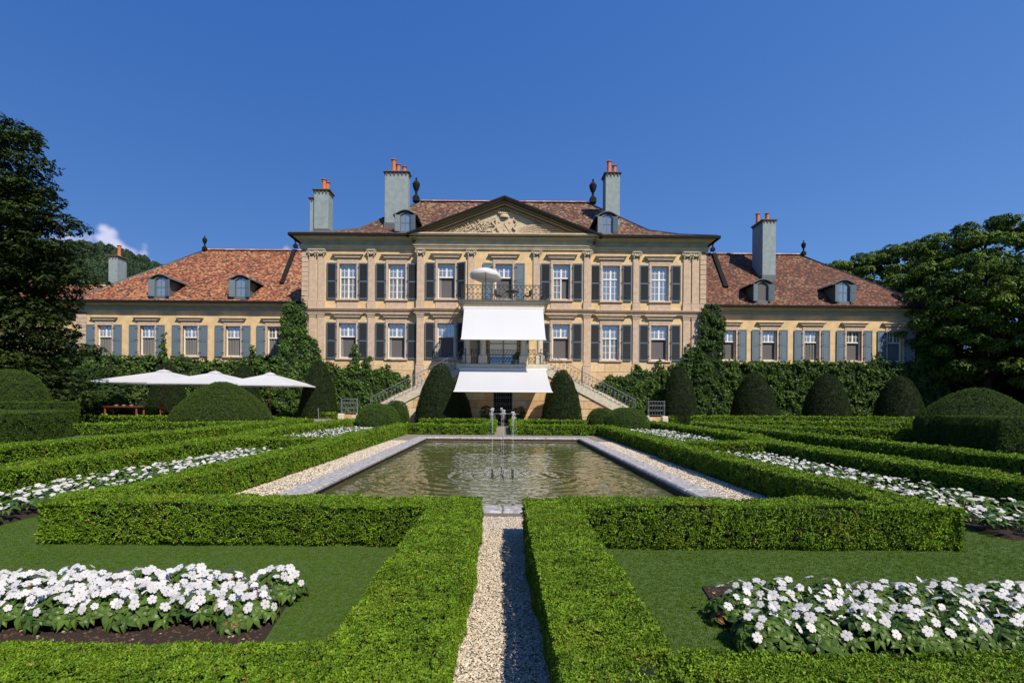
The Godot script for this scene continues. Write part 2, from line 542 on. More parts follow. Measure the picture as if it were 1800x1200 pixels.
func window_meshes() -> void:
	var mb := MB.new()                      # fixed frame
	var z := -0.24
	mb.span(-0.6, -0.53, 0, OHT, z - 0.04, z + 0.04)
	mb.span(0.53, 0.6, 0, OHT, z - 0.04, z + 0.04)
	mb.span(-0.53, 0.53, 0, 0.07, z - 0.04, z + 0.041)
	mb.span(-0.53, 0.53, OHT - 0.07, OHT, z - 0.04, z + 0.041)
	mb.span(-0.53, 0.53, 1.47, 1.56, z - 0.04, z + 0.06)
	mb.span(-0.06, 0.06, 1.56, OHT - 0.07, z - 0.03, z + 0.035)
	WM.frame = mb.mesh()
	mb = MB.new()                           # bars of the upper lights
	for s in [-1, 1]:
		mb.span(s * 0.295 - 0.018, s * 0.295 + 0.018, 1.56, OHT - 0.07, z - 0.012, z + 0.02)
		mb.span(s * 0.06, s * 0.53, 1.955, 1.985, z - 0.012, z + 0.018)
	WM.bars_up = mb.mesh()
	mb = MB.new()                           # closed lower casements
	for s in [-1, 1]:
		mb.span(s * 0.295 - 0.018, s * 0.295 + 0.018, 0.07, 1.47, z - 0.012, z + 0.02)
		for y in [0.535, 1.0]: mb.span(s * 0.0, s * 0.53, y - 0.015, y + 0.015, z - 0.012, z + 0.018)
	mb.span(-0.055, 0.055, 0.07, 1.47, z - 0.03, z + 0.034)
	WM.bars_low = mb.mesh()
	mb = MB.new()                           # half open: one leaf closed
	mb.span(-0.295 - 0.018, -0.295 + 0.018, 0.07, 1.47, z - 0.012, z + 0.02)
	for y in [0.535, 1.0]: mb.span(-0.53, 0.0, y - 0.015, y + 0.015, z - 0.012, z + 0.018)
	mb.span(-0.05, 0.03, 0.07, 1.47, z - 0.03, z + 0.034)
	WM.bars_half = mb.mesh()
	mb = MB.new(); mb.span(0.06, 0.53, 1.56, OHT - 0.07, z - 0.004, z + 0.004); WM.pane_up = mb.mesh()
	mb = MB.new(); mb.span(0.0, 0.53, 0.07, 1.47, z - 0.004, z + 0.004); WM.pane_low = mb.mesh()
	mb = MB.new(); mb.span(-0.53, 0.53, 0.07, 1.47, z - 0.09, z - 0.08); WM.screen = mb.mesh()
	for v in 3:                             # sheer curtains
		mb = MB.new()
		var x := -0.56
		var pz := z - 0.18
		while x < 0.56:
			var x2 := x + 0.035
			var z2 := z - 0.18 + 0.03 * sin(x2 * (19.0 + v * 5)) + 0.015 * sin(x2 * 53.0 + v)
			var gap := 0.10 * v if v < 2 else 0.0
			if absf(x) > gap or v == 2:
				mb.quad(Vector3(x, 0.03, pz), Vector3(x2, 0.03, z2), Vector3(x2, 1.5, z2), Vector3(x, 1.5, pz), Vector3.BACK)
			pz = z2
			x = x2
		WM["curtain%d" % v] = mb.mesh()
	mb = MB.new()                           # a narrow drawn-back curtain
	for i in 5:
		mb.quad(Vector3(-0.53 + i * 0.04, 0.07, z - 0.06 + 0.02 * (i % 2)), Vector3(-0.49 + i * 0.04, 0.07, z - 0.04 - 0.02 * (i % 2)), Vector3(-0.49 + i * 0.03, 1.47, z - 0.04 - 0.02 * (i % 2)), Vector3(-0.53 + i * 0.03, 1.47, z - 0.06 + 0.02 * (i % 2)), Vector3.BACK)
	WM.drawn = mb.mesh()
	mb = MB.new()                           # stone surround
	mb.span(-0.76, -0.6, -0.02, OHT + 0.16, -0.1, 0.05, 0.012)
	mb.span(0.6, 0.76, -0.02, OHT + 0.16, -0.1, 0.05, 0.012)
	mb.span(-0.6, 0.6, OHT, OHT + 0.16, -0.1, 0.048, 0.012)
	WM.surround = mb.mesh()
	mb = MB.new(); mb.span(-0.82, 0.82, -0.16, -0.02, -0.2, 0.15, 0.02); WM.sill = mb.mesh()
	var l2 := MB.new()
	l2.span(-0.76, 0.76, OHT + 0.162, OHT + 0.42, 0.0, 0.055)
	WM.frieze = l2.mesh()
	var l3 := MB.new()
	l3.prism(PackedVector2Array([Vector2(-0.86, OHT + 0.42), Vector2(0.86, OHT + 0.42), Vector2(1.0, OHT + 0.54), Vector2(-1.0, OHT + 0.54)]), 0.0, 0.17)
	l3.span(-1.05, 1.05, OHT + 0.54, OHT + 0.61, 0.0, 0.23, 0.012)
	l3.span(-1.10, 1.10, OHT + 0.61, OHT + 0.68, 0.0, 0.28, 0.015)
	WM.lintel = l3.mesh()
	# shutters, 0.68 wide, hinge at x = 0 reaching to +x
	var sf := MB.new()
	var W := 0.68; var HS := 2.54
	sf.span(0, 0.08, 0, HS, 0, 0.045); sf.span(W - 0.08, W, 0, HS, 0, 0.045)
	for y in [0.0, 1.2, HS - 0.09]: sf.span(0.08, W - 0.08, y, y + 0.09, 0, 0.044)
	WM.shutter = sf.mesh()
	var sl := MB.new()
	for part in [[0.1, 1.2], [1.3, HS - 0.1]]:
		var y: float = part[0] + 0.03
		while y < part[1] - 0.02:
			sl.box(Vector3(W / 2, y, 0.022), Vector3(W - 0.16, 0.012, 0.055), 0.0, Basis(Vector3.RIGHT, 0.75))
			y += 0.06
	sl.span(0.08, W - 0.08, 0.09, HS - 0.09, 0.0, 0.004)
	WM.louvers = sl.mesh()
	var sp := MB.new()
	for part in [[0.09, 1.2], [1.29, HS - 0.09]]:
		sp.span(0.08, W - 0.08, part[0], part[1], 0.005, 0.022)
		sp.span(0.14, W - 0.14, part[0] + 0.07, part[1] - 0.07, 0.022, 0.034, 0.01)
	WM.panels = sp.mesh()
	var hg := MB.new()
	for y in [0.3, 1.3, 2.25]:
		hg.tube([Vector3(0.0, y - 0.06, 0.03), Vector3(0.0, y + 0.06, 0.03)], 0.022, 0.022, 6)
		hg.span(-0.07, 0.16, y - 0.02, y + 0.02, 0.046, 0.056)
	WM.hinges = hg.mesh()

func shutter(house: Node3D, x: float, y: float, z: float, side: int, louvred: bool, ajar := 0.0) -> void:
	var ba := Basis(Vector3.UP, -side * ajar) * (Basis.IDENTITY if side > 0 else Basis.from_scale(Vector3(-1, 1, 1)))
	var o := put("shutter", WM.shutter, M.shutter if louvred else M.shutter_wing, house, Vector3(x + side * 0.775, y - 0.05, z + 0.06) - HO, ba)
	if louvred: put("louvers", WM.louvers, M.louver, o)
	else: put("panel", WM.panels, M.shutter_wing, o)
	put("hinge", WM.hinges, M.iron, o)

# style: 0 curtained, 1 screen with drawn curtain, 2 dark screen, 3 half, 4 clear
func window(house: Node3D, x: float, y: float, z: float, style: int, lou: int, aj := 0.0) -> void:
	var w := put("window", WM.frame, M.white, house, Vector3(x, y, z) - HO)
	put("glazing_bars", WM.bars_up, M.white, w)
	for s in [1, -1]:
		put("pane", WM.pane_up, M.glass_sky, w, Vector3.ZERO if s > 0 else Vector3(-0.59, 0, 0))
	if style == 0 or style == 4 or style == 3:
		put("casement_bars", WM.bars_half if style == 3 else WM.bars_low, M.white, w)
		put("pane", WM.pane_low, M.glass_sky if style == 4 else M.glass, w, Vector3(-0.53, 0, 0))
		if style != 3: put("pane", WM.pane_low, M.glass_sky if style == 4 else M.glass, w)
	if style == 0 or style == 3: put("curtain", WM["curtain%d" % (rng.randi() % 3)], M.sheer, w)
	if style == 5: put("curtain", WM.curtain2, M.lace, w, Vector3(0, 0.04, 0.14))
	if style == 1: put("curtain", WM.drawn, M.sheer, w)
	if style == 1 or style == 2 or style == 3: put("screen", WM.screen, M.screen, w)
	put("surround", WM.surround, M.stone, w)
	put("sill", WM.sill, M.stone, w)
	put("frieze", WM.frieze, M.stone, w)
	put("lintel", WM.lintel, M.stone_pale, w)
	if lou >= 0:
		shutter(house, x, y, z, -1, lou == 1)
		shutter(house, x, y, z, 1, lou == 1, aj)

var capital_mesh: ArrayMesh

func capital_shape() -> ArrayMesh:
	var mb := MB.new()
	mb.span(-0.3, 0.3, 0.40, 0.48, 0.0, 0.2, 0.015)
	mb.span(-0.24, 0.24, 0.18, 0.40, 0.0, 0.12, 0.02)
	for s in [-1, 1]:
		var pts := []
		for i in 22:
			var a := i * 0.52
			var r := 0.125 - i * 0.0052
			pts.append(Vector3(s * (0.27 - r * cos(a)), 0.30 + r * sin(a), 0.14))
		mb.tube(pts, 0.03, 0.02, 5)
		mb.tube([Vector3(s * 0.27, 0.30, 0.02), Vector3(s * 0.27, 0.30, 0.13)], 0.11, 0.10, 10)
		mb.tube([Vector3(s * 0.22, 0.16, 0.12), Vector3(s * 0.21, 0.06, 0.13), Vector3(s * 0.2, 0.0, 0.12)], 0.055, 0.02, 6)
	var g := []
	for i in 9: g.append(Vector3(-0.2 + 0.05 * i, 0.26 - 0.10 * sin(PI * i / 8.0), 0.15))
	mb.tube(g, 0.035, 0.035, 5)
	for i in 3: mb.tube([Vector3((i - 1) * 0.13, 0.33, 0.1), Vector3((i - 1) * 0.13, 0.22, 0.16)], 0.045, 0.02, 6)
	return mb.mesh()

func pilaster(house: Node3D, x: float, z: float, upper: bool) -> void:
	var mb := MB.new()
	if upper:
		mb.span(-0.29, 0.29, 7.92, 8.42, 0, 0.15, 0.012)
		mb.span(-0.275, 0.275, 8.42, 8.52, 0, 0.13, 0.03)
		mb.span(-0.235, 0.235, 8.52, 11.56, 0, 0.09, 0.006)
	else:
		mb.span(-0.29, 0.29, 0.0, 3.95, 0, 0.15, 0.012)
		mb.span(-0.275, 0.275, 3.95, 4.07, 0, 0.13, 0.03)
		mb.span(-0.235, 0.235, 4.07, 7.32, 0, 0.09, 0.006)
		mb.span(-0.27, 0.27, 7.32, 7.38, 0, 0.12, 0.01)
		mb.span(-0.26, 0.26, 7.38, 7.47, 0, 0.105, 0.01)
		mb.span(-0.31, 0.31, 7.47, 7.565, 0, 0.15, 0.015)
	var o := put("pilaster", mb.mesh(), M.stone, house, Vector3(x, 0, z) - HO)
	if upper: put("capital", capital_mesh, M.stone_grey, o, Vector3(0, 11.555, 0.06))

func chimney(house: Node3D, label: String, x0: float, x1: float, z0: float, z1: float, yb: float, yt: float, pots: Array) -> void:
	var mb := MB.new()
	mb.span(x0, x1, yb - 1.5, yt - 0.12, z0, z1, 0.012)
	var o := put("chimney", mb.mesh(), M.chimney, house, -HO)
	tag(o, label)
	var c := MB.new()
	c.span(x0 - 0.12, x1 + 0.12, yt - 0.10, yt, z0 - 0.12, z1 + 0.12, 0.02)
	put("cap", c.mesh(), M.cap, o)
	var tt := MB.new()
	var n := int((x1 - x0) / 0.26)
	for i in n:
		var x := x0 + (i + 0.5) * (x1 - x0) / n
		tt.prism(PackedVector2Array([Vector2(x - 0.11, yt - 0.1), Vector2(x + 0.11, yt - 0.1), Vector2(x + 0.02, yt - 0.34), Vector2(x - 0.02, yt - 0.34)]), z1 + 0.004, z1 + 0.05)
	n = int((z1 - z0) / 0.26)
	for i in n:
		var z := z0 + (i + 0.5) * (z1 - z0) / n
		for s in [x0 - 0.03, x1 + 0.03]:
			tt.box(Vector3(s, yt - 0.19, z), Vector3(0.05, 0.18, 0.14))
	put("dentil", tt.mesh(), M.cap, o)
	tt = MB.new()
	tt.span(x0 - 0.05, x1 + 0.05, yb - 0.5, yb + 0.16, z0, z1 + 0.05, 0.01)
	put("flashing", tt.mesh(), M.lead, o)
	for p in pots:
		var pm := MB.new()
		var hh: float = p[2]
		pm.lathe([Vector2(0.2, 0), Vector2(0.19, 0.1), Vector2(0.155, 0.14), Vector2(0.145, hh * 0.75), Vector2(0.18, hh * 0.8), Vector2(0.15, hh * 0.84), Vector2(0.15, hh * 0.93), Vector2(0.22, hh * 0.95), Vector2(0.2, hh), Vector2(0.1, hh), Vector2(0.1, hh - 0.2)], Vector3.ZERO, 12)
		put("chimney_pot", pm.mesh(), M.terracotta, o, Vector3(p[0], yt, p[1]))

var urn_mesh: ArrayMesh

func urn_shape() -> ArrayMesh:
	var mb := MB.new()
	mb.box(Vector3(0, 0.14, 0), Vector3(0.5, 0.4, 0.5), 0.03)
	mb.lathe([Vector2(0.22, 0.3), Vector2(0.2, 0.45), Vector2(0.1, 0.55), Vector2(0.07, 0.62), Vector2(0.12, 0.68), Vector2(0.08, 0.74), Vector2(0.12, 0.8), Vector2(0.22, 1.0), Vector2(0.29, 1.25), Vector2(0.27, 1.32), Vector2(0.31, 1.36), Vector2(0.26, 1.42), Vector2(0.2, 1.54), Vector2(0.1, 1.62), Vector2(0.05, 1.7), Vector2(0.09, 1.78), Vector2(0.06, 1.86), Vector2(0.0, 1.9)], Vector3.ZERO, 14)
	return mb.mesh()

func urn(house: Node3D, p: Vector3, s := 1.0) -> void:
	put("roof_urn", urn_mesh, M.lead_dark, house, p - HO, Basis.from_scale(Vector3.ONE * s))

func dormer(house: Node3D, x: float, y: float, z: float, s: float, style: int) -> void:
	# body: cheeks and arched front, running back into the roof
	var mb := MB.new()
	var w := 0.58
	mb.span(-w, -0.40, -0.3, 1.32, -3.0, 0.0)
	mb.span(0.40, w, -0.3, 1.32, -3.0, 0.0)
	mb.span(-0.40, 0.40, -0.3, 0.06, -3.0, 0.03)
	var head := PackedVector2Array()
	for i in 11: head.append(Vector2(-w + 2 * w * i / 10.0, 1.321 + 0.30 * sin(PI * i / 10.0)))
	for i in 11: head.append(Vector2(0.40 - 0.8 * i / 10.0, 1.32 + 0.2 * sin(PI * i / 10.0)))
	mb.prism(head, -3.0, 0.0)
	var ba := Basis.from_scale(Vector3.ONE * s)
	var o := put("dormer", mb.mesh(), M.dormer, house, Vector3(x, y, z) - HO, ba)
	var rf_ := MB.new()
	var top := PackedVector2Array(); var low := PackedVector2Array()
	for i in 15:
		var t := i / 14.0
		var xx := -0.98 + 1.96 * t
		var yy := 1.30 + 0.40 * pow(sin(PI * t), 1.35)
		top.append(Vector2(xx, yy + 0.07)); low.append(Vector2(xx, yy))
	low.reverse()
	top.append_array(low)
	rf_.prism(top, -3.2, 0.14)
	put("dormer_roof", rf_.mesh(), M.lead, o)
	var fr := MB.new()
	fr.span(-0.40, -0.34, 0.06, 1.34, -0.14, -0.08); fr.span(0.34, 0.40, 0.06, 1.34, -0.14, -0.08)
	fr.span(-0.34, 0.34, 0.06, 0.12, -0.14, -0.079)
	if style == 0:
		fr.span(-0.02, 0.02, 0.12, 1.46, -0.13, -0.085)
		fr.span(-0.34, 0.34, 0.75, 0.79, -0.13, -0.084)
	put("dormer_frame", fr.mesh(), M.shutter_wing, o)
	var pn := MB.new(); pn.span(-0.34, 0.34, 0.12, 1.5, -0.118, -0.112)
	put("pane", pn.mesh(), M.glass_sky if style == 0 else M.screen, o)
	for sd in [-1, 1]:
		var sh := MB.new()
		sh.span(0, 0.42, 0, 1.3, 0, 0.04, 0.008)
		sh.span(0.06, 0.36, 0.12, 0.56, 0.04, 0.05); sh.span(0.06, 0.36, 0.68, 1.18, 0.04, 0.05)
		put("dormer_shutter", sh.mesh(), M.shutter_wing, o, Vector3(sd * 0.42, 0.03, 0.04), Basis(Vector3.UP, -sd * 0.35) * Basis.from_scale(Vector3(sd, 1, 1)))

var block_mesh: ArrayMesh
func block(parent: Node3D, x0: float, x1: float, y0: float, y1: float, z: float, dep: float) -> void:
	put("stone_block", block_mesh, M.slab[rng.randi() % M.slab.size()], parent, Vector3((x0 + x1) / 2, (y0 + y1) / 2, z - dep / 2 + rf(-0.004, 0.004)), Basis.from_scale(Vector3(x1 - x0 - 0.012, y1 - y0 - 0.02, dep)))

func cut_block(parent: Node3D, poly: PackedVector2Array, z: float, dep: float) -> void:
	if poly.size() < 3: return
	var mb := MB.new()
	mb.prism(poly, z - dep, z)
	put("stone_block", mb.mesh(), M.ashlar[rng.randi() % M.ashlar.size()], parent)

func scroll(mb: MB, o: Vector3, u: Vector3, r: float, turns: float, flip: float) -> void:
	var pts := []
	var n := int(turns * 9)
	for i in n + 1:
		var a := TAU * turns * i / n
		var q := r * (1.0 - 0.75 * i / n)
		pts.append(o + u * cos(a) * q + Vector3.UP * sin(a) * q * flip)
	mb.tube(pts, 0.013, 0.010, 4)

# one iron baluster with scrolls, 0.9 high, standing at the origin
func baluster_shape(rich: bool) -> ArrayMesh:
	var mb := MB.new()
	mb.tube([Vector3(0, 0, 0), Vector3(0, 0.92, 0)], 0.011, 0.011, 5)
	scroll(mb, Vector3(0.075, 0.66, 0), Vector3.RIGHT, 0.065, 1.6, 1)
	scroll(mb, Vector3(-0.075, 0.36, 0), Vector3.LEFT, 0.065, 1.6, -1)
	if rich:
		scroll(mb, Vector3(0.075, 0.2, 0), Vector3.RIGHT, 0.06, 1.5, -1)
		scroll(mb, Vector3(-0.075, 0.8, 0), Vector3.LEFT, 0.06, 1.5, 1)
		scroll(mb, Vector3(0.07, 0.45, 0), Vector3.RIGHT, 0.05, 1.5, -1)
	return mb.mesh()

var bal_mesh: ArrayMesh
var bal_rich: ArrayMesh

func railing(parent: Node3D, p: Vector3, q: Vector3, step := 0.27, rich := false, m: Material = null) -> void:
	if m == null: m = M.iron
	var mb := MB.new()
	mb.bar(p + Vector3.UP * 0.95, q + Vector3.UP * 0.95, 0.06, 0.035)
	mb.bar(p + Vector3.UP * 0.08, q + Vector3.UP * 0.08, 0.03, 0.025)
	for e in [p, q]: mb.tube([e, e + Vector3.UP * 1.0], 0.024, 0.024, 6)
	var o := put("railing", mb.mesh(), m, parent, -HO if parent.position == HO else Vector3.ZERO)
	var n := int((q - p).length() / step)
	var d := (q - p); d.y = 0; d = d.normalized()
	var ba := Basis(d, Vector3.UP, d.cross(Vector3.UP))
	for i in n:
		put("baluster", bal_rich if rich else bal_mesh, m, o, p.lerp(q, (i + 0.5) / n) + Vector3.UP * 0.02, ba)

# ---------------------------------------------------------------- plants
func creeper(label: String, poly: Array, z: float, thick: float, ls: float, dens: float, dark: Color, light: Color, group := "") -> void:
	var pg := PackedVector2Array()
	var lo := Vector2(1e9, 1e9); var hi := Vector2(-1e9, -1e9)
	for p in poly:
		pg.append(p)
		lo = lo.min(p); hi = hi.max(p)
	var base := Vector3((lo.x + hi.x) / 2, 0, z)
	var core := MB.new()
	for q in Geometry2D.offset_polygon(pg, -0.22):
		var lp := PackedVector2Array()
		for e in q: lp.append(e - Vector2(base.x, 0))
		core.prism(lp, 0.0, thick * 0.45)
	var root := put("creeper", core.mesh(), M.yew_core, null, base)
	tag(root, label, "climbing plant", group)
	var xf := []; var cols := []
	var area := (hi.x - lo.x) * (hi.y - lo.y)
	for i in int(area / (ls * ls) * dens):
		var p := Vector2(rf(lo.x, hi.x), rf(lo.y, hi.y))
		var wob := Vector2(nz.get_noise_3d(p.x * 3, p.y * 3, z), nz.get_noise_3d(p.x * 3 + 50, p.y * 3, z)) * 0.35
		if not Geometry2D.is_point_in_polygon(p + wob, pg): continue
		var b := nz.get_noise_3d(p.x * 2.2, p.y * 2.2, z + 30.0)
		var d := thick * (0.62 + 0.6 * b) + rf(-0.06, 0.06)
		var nn := Vector3(rf(-0.5, 0.5), rf(0.0, 0.7), 1.0).normalized()
		xf.append(Transform3D(facing(nn, rf(0, TAU)).scaled(Vector3.ONE * ls * rf(0.75, 1.3)), Vector3(p.x - base.x, p.y, maxf(0.04, d))))
		var k := clampf(b * 0.7 + 0.5 + rf(-0.2, 0.2), 0, 1)
		var c := dark.lerp(light, k)
		var g := rf(0.75, 1.3)
		cols.append(Color(c.r * g, c.g * g, c.b * g))
	many("foliage", ivy_spray, M.leaf_ivy, xf, cols, root)

var ivy_spray: ArrayMesh
var tree_spray: ArrayMesh
var palm_spray: ArrayMesh

func clusters(xf: Array, cols: Array, cl: Array, n: int, ls: float, dark: Color, light: Color, flat := 0.0) -> void:
	for c in cl:
		var ct: Vector3 = c[0]; var rd: Vector3 = c[1]
		var tone := rf(-0.25, 0.25)
		for i in n:
			var d := Vector3(rf(-1, 1), rf(-1, 1), rf(-1, 1))
			if d.length() > 1.0 or d.length() < 0.2: continue
			d = d.normalized() * pow(d.length(), 0.45)
			var p := ct + d * rd
			var nn := (d * (1.0 - flat) + Vector3(0, 0.8, 0) + Vector3(rf(-0.5, 0.5), rf(-0.3, 0.3), rf(-0.5, 0.5))).normalized()
			xf.append(Transform3D(facing(nn, rf(0, TAU)).scaled(Vector3.ONE * ls * rf(0.7, 1.3)), p))
			var k := clampf(0.5 + tone + nz.get_noise_3d(p.x * 0.9, p.y * 0.9, p.z * 0.9) * 0.6 + rf(-0.2, 0.2), 0, 1)
			var q := dark.lerp(light, k)
			cols.append(q)

func tree(called: String, label: String, at: Vector3, th: float, tr: float, cl: Array, limbs: int, n: int, ls: float, spr: ArrayMesh, dark: Color, light: Color, flat := 0.0, group := "") -> void:
	var root := thing(called, at, label, "tree", group)
	var tk := MB.new()
	var pts := []
	for i in 9: pts.append(Vector3(sin(i * 1.3) * 0.12 * (1 if i > 0 else 0), th * i / 8.0, cos(i * 0.9) * 0.12 - 0.12))
	tk.tube(pts, tr, tr * 0.18, 9)
	var st := maxi(1, cl.size() / limbs)
	for i in range(0, cl.size(), st):
		var c: Vector3 = cl[i][0]
		var y0 := clampf(c.y - Vector2(c.x, c.z).length() * 0.45, th * 0.08, th * 0.92)
		var p0 := Vector3(0, y0, 0)
		var mid := p0.lerp(c, 0.5) + Vector3(rf(-0.3, 0.3), 0.25, rf(-0.3, 0.3))
		tk.tube([p0, mid, c], tr * 0.28, 0.025, 5, false)
	put("trunk", tk.mesh(), M.bark, root)
	var xf := []; var cols := []
	clusters(xf, cols, cl, n, ls, dark, light, flat)
	many("crown", spr, M.leaf_tree, xf, cols, root)

# white impatiens
var blossom_mesh: ArrayMesh
var plant_leaf: ArrayMesh

func blossom_shape() -> ArrayMesh:
	var mb := MB.new()
	for i in 5:
		var a := TAU * i / 5.0
		var ba := Basis(Vector3.UP, a)
		var pts := [Vector3(0.06, 0.02, 0), Vector3(0.35, 0.10, 0.30), Vector3(0.75, 0.06, 0.42), Vector3(1.0, -0.02, 0.24), Vector3(0.93, 0.03, 0.0), Vector3(1.0, -0.02, -0.24), Vector3(0.75, 0.06, -0.42), Vector3(0.35, 0.10, -0.30)]
		var ct := Vector3(0.55, 0.13, 0)
		for k in 8:
			var p: Vector3 = pts[k]; var q: Vector3 = pts[(k + 1) % 8]
			var lift := Vector3(0, 0.03 * (i % 2), 0)
			mb.tri(ba * (ct + lift), ba * (p + lift), ba * (q + lift), ba * Vector3(0, 1, 0), ba * Vector3(p.x * 0.2 - 0.1, 1, p.z * 0.5).normalized(), ba * Vector3(q.x * 0.2 - 0.1, 1, q.z * 0.5).normalized())
	return mb.mesh()

func big_leaf(sd: int) -> ArrayMesh:
	rng.seed = sd
	var mb := MB.new()
	mb.tinted = true
	for i in 6:
		var a := TAU * i / 6.0 + rf(-0.4, 0.4)
		var g := rf(0.7, 1.25)
		mb.col = Color(g, g, g)
		var e := Vector3(cos(a), 0, sin(a)); var s := Vector3(-sin(a), 0, cos(a))
		var prev := []
		for k in 6:
			var t := k / 5.0
			var wd := sin(PI * pow(t, 0.8)) * 0.26
			var y := 0.25 + 0.25 * t - 0.75 * t * t
			var ct := e * (0.1 + t) + Vector3.UP * y
			var row := [ct - s * wd + Vector3.UP * wd * 0.35, ct, ct + s * wd + Vector3.UP * wd * 0.35]
			if k > 0:
				for j in 2: mb.quad(prev[j], prev[j + 1], row[j + 1], row[j], Vector3.UP)
			prev = row
	return mb.mesh()

func flower_plant(label: String, group: String, at: Vector3, r: float, h: float, blooms: int, leaves: int) -> Node3D:
	var root := thing("impatiens_plant", at, label, "flower", group)
	var xf := []; var cols := []
	for i in leaves:
		var a := rf(0, TAU); var e := pow(rng.randf(), 0.6)
		var p := Vector3(cos(a) * r * e, h * (0.25 + 0.6 * (1.0 - e * e)) * rf(0.75, 1.0), sin(a) * r * e)
		xf.append(Transform3D(facing(Vector3(cos(a) * e, 1.0, sin(a) * e), rf(0, TAU)).scaled(Vector3.ONE * rf(0.05, 0.08)), p))
		var c := Color(0.035, 0.075, 0.014).lerp(Color(0.085, 0.15, 0.022), rng.randf())
		if rng.randf() < 0.022: c = Color(0.26, 0.19, 0.03)
		elif rng.randf() < 0.01: c = Color(0.24, 0.09, 0.03)
		cols.append(c)
	many("leaves", plant_leaf, M.leaf_flower, xf, cols, root)
	for i in blooms:
		var a := 2.4 * i + rf(-0.5, 0.5); var e := sqrt((i + 0.5) / blooms)
		var out := Vector3(cos(a) * e + 0.2, 1.3 - e * 0.6, sin(a) * e + 0.35).normalized()
		var p := Vector3(cos(a) * r * e * 1.02, h * (0.42 + 0.58 * sqrt(maxf(0, 1.0 - e * e))) + rf(-0.02, 0.035), sin(a) * r * e * 1.02)
		put("blossom", blossom_mesh, M.petal[i % 2], root, p, facing(out + Vector3(rf(-0.55, 0.55), rf(-0.2, 0.2), rf(-0.4, 0.6)), rf(0, TAU)).scaled(Vector3.ONE * rf(0.022, 0.036)))
	return root

func flower_strip(label: String, x0: float, x1: float, z0: float, z1: float, dens: float, skew := 0.0) -> void:
	var base := Vector3((x0 + x1) / 2, 0, z0)
	var sm := MB.new()
	sm.span(x0 - base.x, x1 - base.x, -0.05, 0.035, z1 - z0, 0.0, 0.03)
	var root := put("flower_bed", sm.mesh(), M.soil, null, base)
	tag(root, label, "flower bed")
	var lx := []; var lc := []; var bx := []; var bc := []
	var area := absf((x1 - x0) * (z1 - z0))
	for i in int(area * 55):
		var p := Vector3(rf(x0, x1), 0, rf(z1, z0)) - base
		var hh := 0.17 + 0.06 * nz.get_noise_3d(p.x * 4, 0, p.z * 4)
		p.y = hh * rf(0.4, 0.95)
		lx.append(Transform3D(facing(Vector3(rf(-0.4, 0.4), 1, rf(-0.4, 0.4)), rf(0, TAU)).scaled(Vector3.ONE * rf(0.07, 0.11)), p))
		var c := Color(0.035, 0.075, 0.014).lerp(Color(0.085, 0.15, 0.022), rng.randf())
		lc.append(c)
	for i in int(area * dens):
		var p := Vector3(rf(x0 - 0.02, x1 + 0.02), 0, rf(z1, z0)) - base
		var hh := 0.18 + 0.06 * nz.get_noise_3d(p.x * 4, 0, p.z * 4)
		if nz.get_noise_3d(p.x * 3.5, 5, p.z * 3.5) < -0.28: continue
		p.y = hh + rf(-0.03, 0.03)
		bx.append(Transform3D(facing(Vector3(rf(-0.5, 0.5), 1, rf(-0.2, 0.7)), rf(0, TAU)).scaled(Vector3.ONE * rf(0.03, 0.04)), p))
		var g := rf(0.44, 0.54)
		bc.append(Color(g, g, g * 1.01))
	many("leaves", plant_leaf, M.leaf_flower, lx, lc, root)
	many("blossoms", blossom_mesh, M.petal_tint, bx, bc, root)

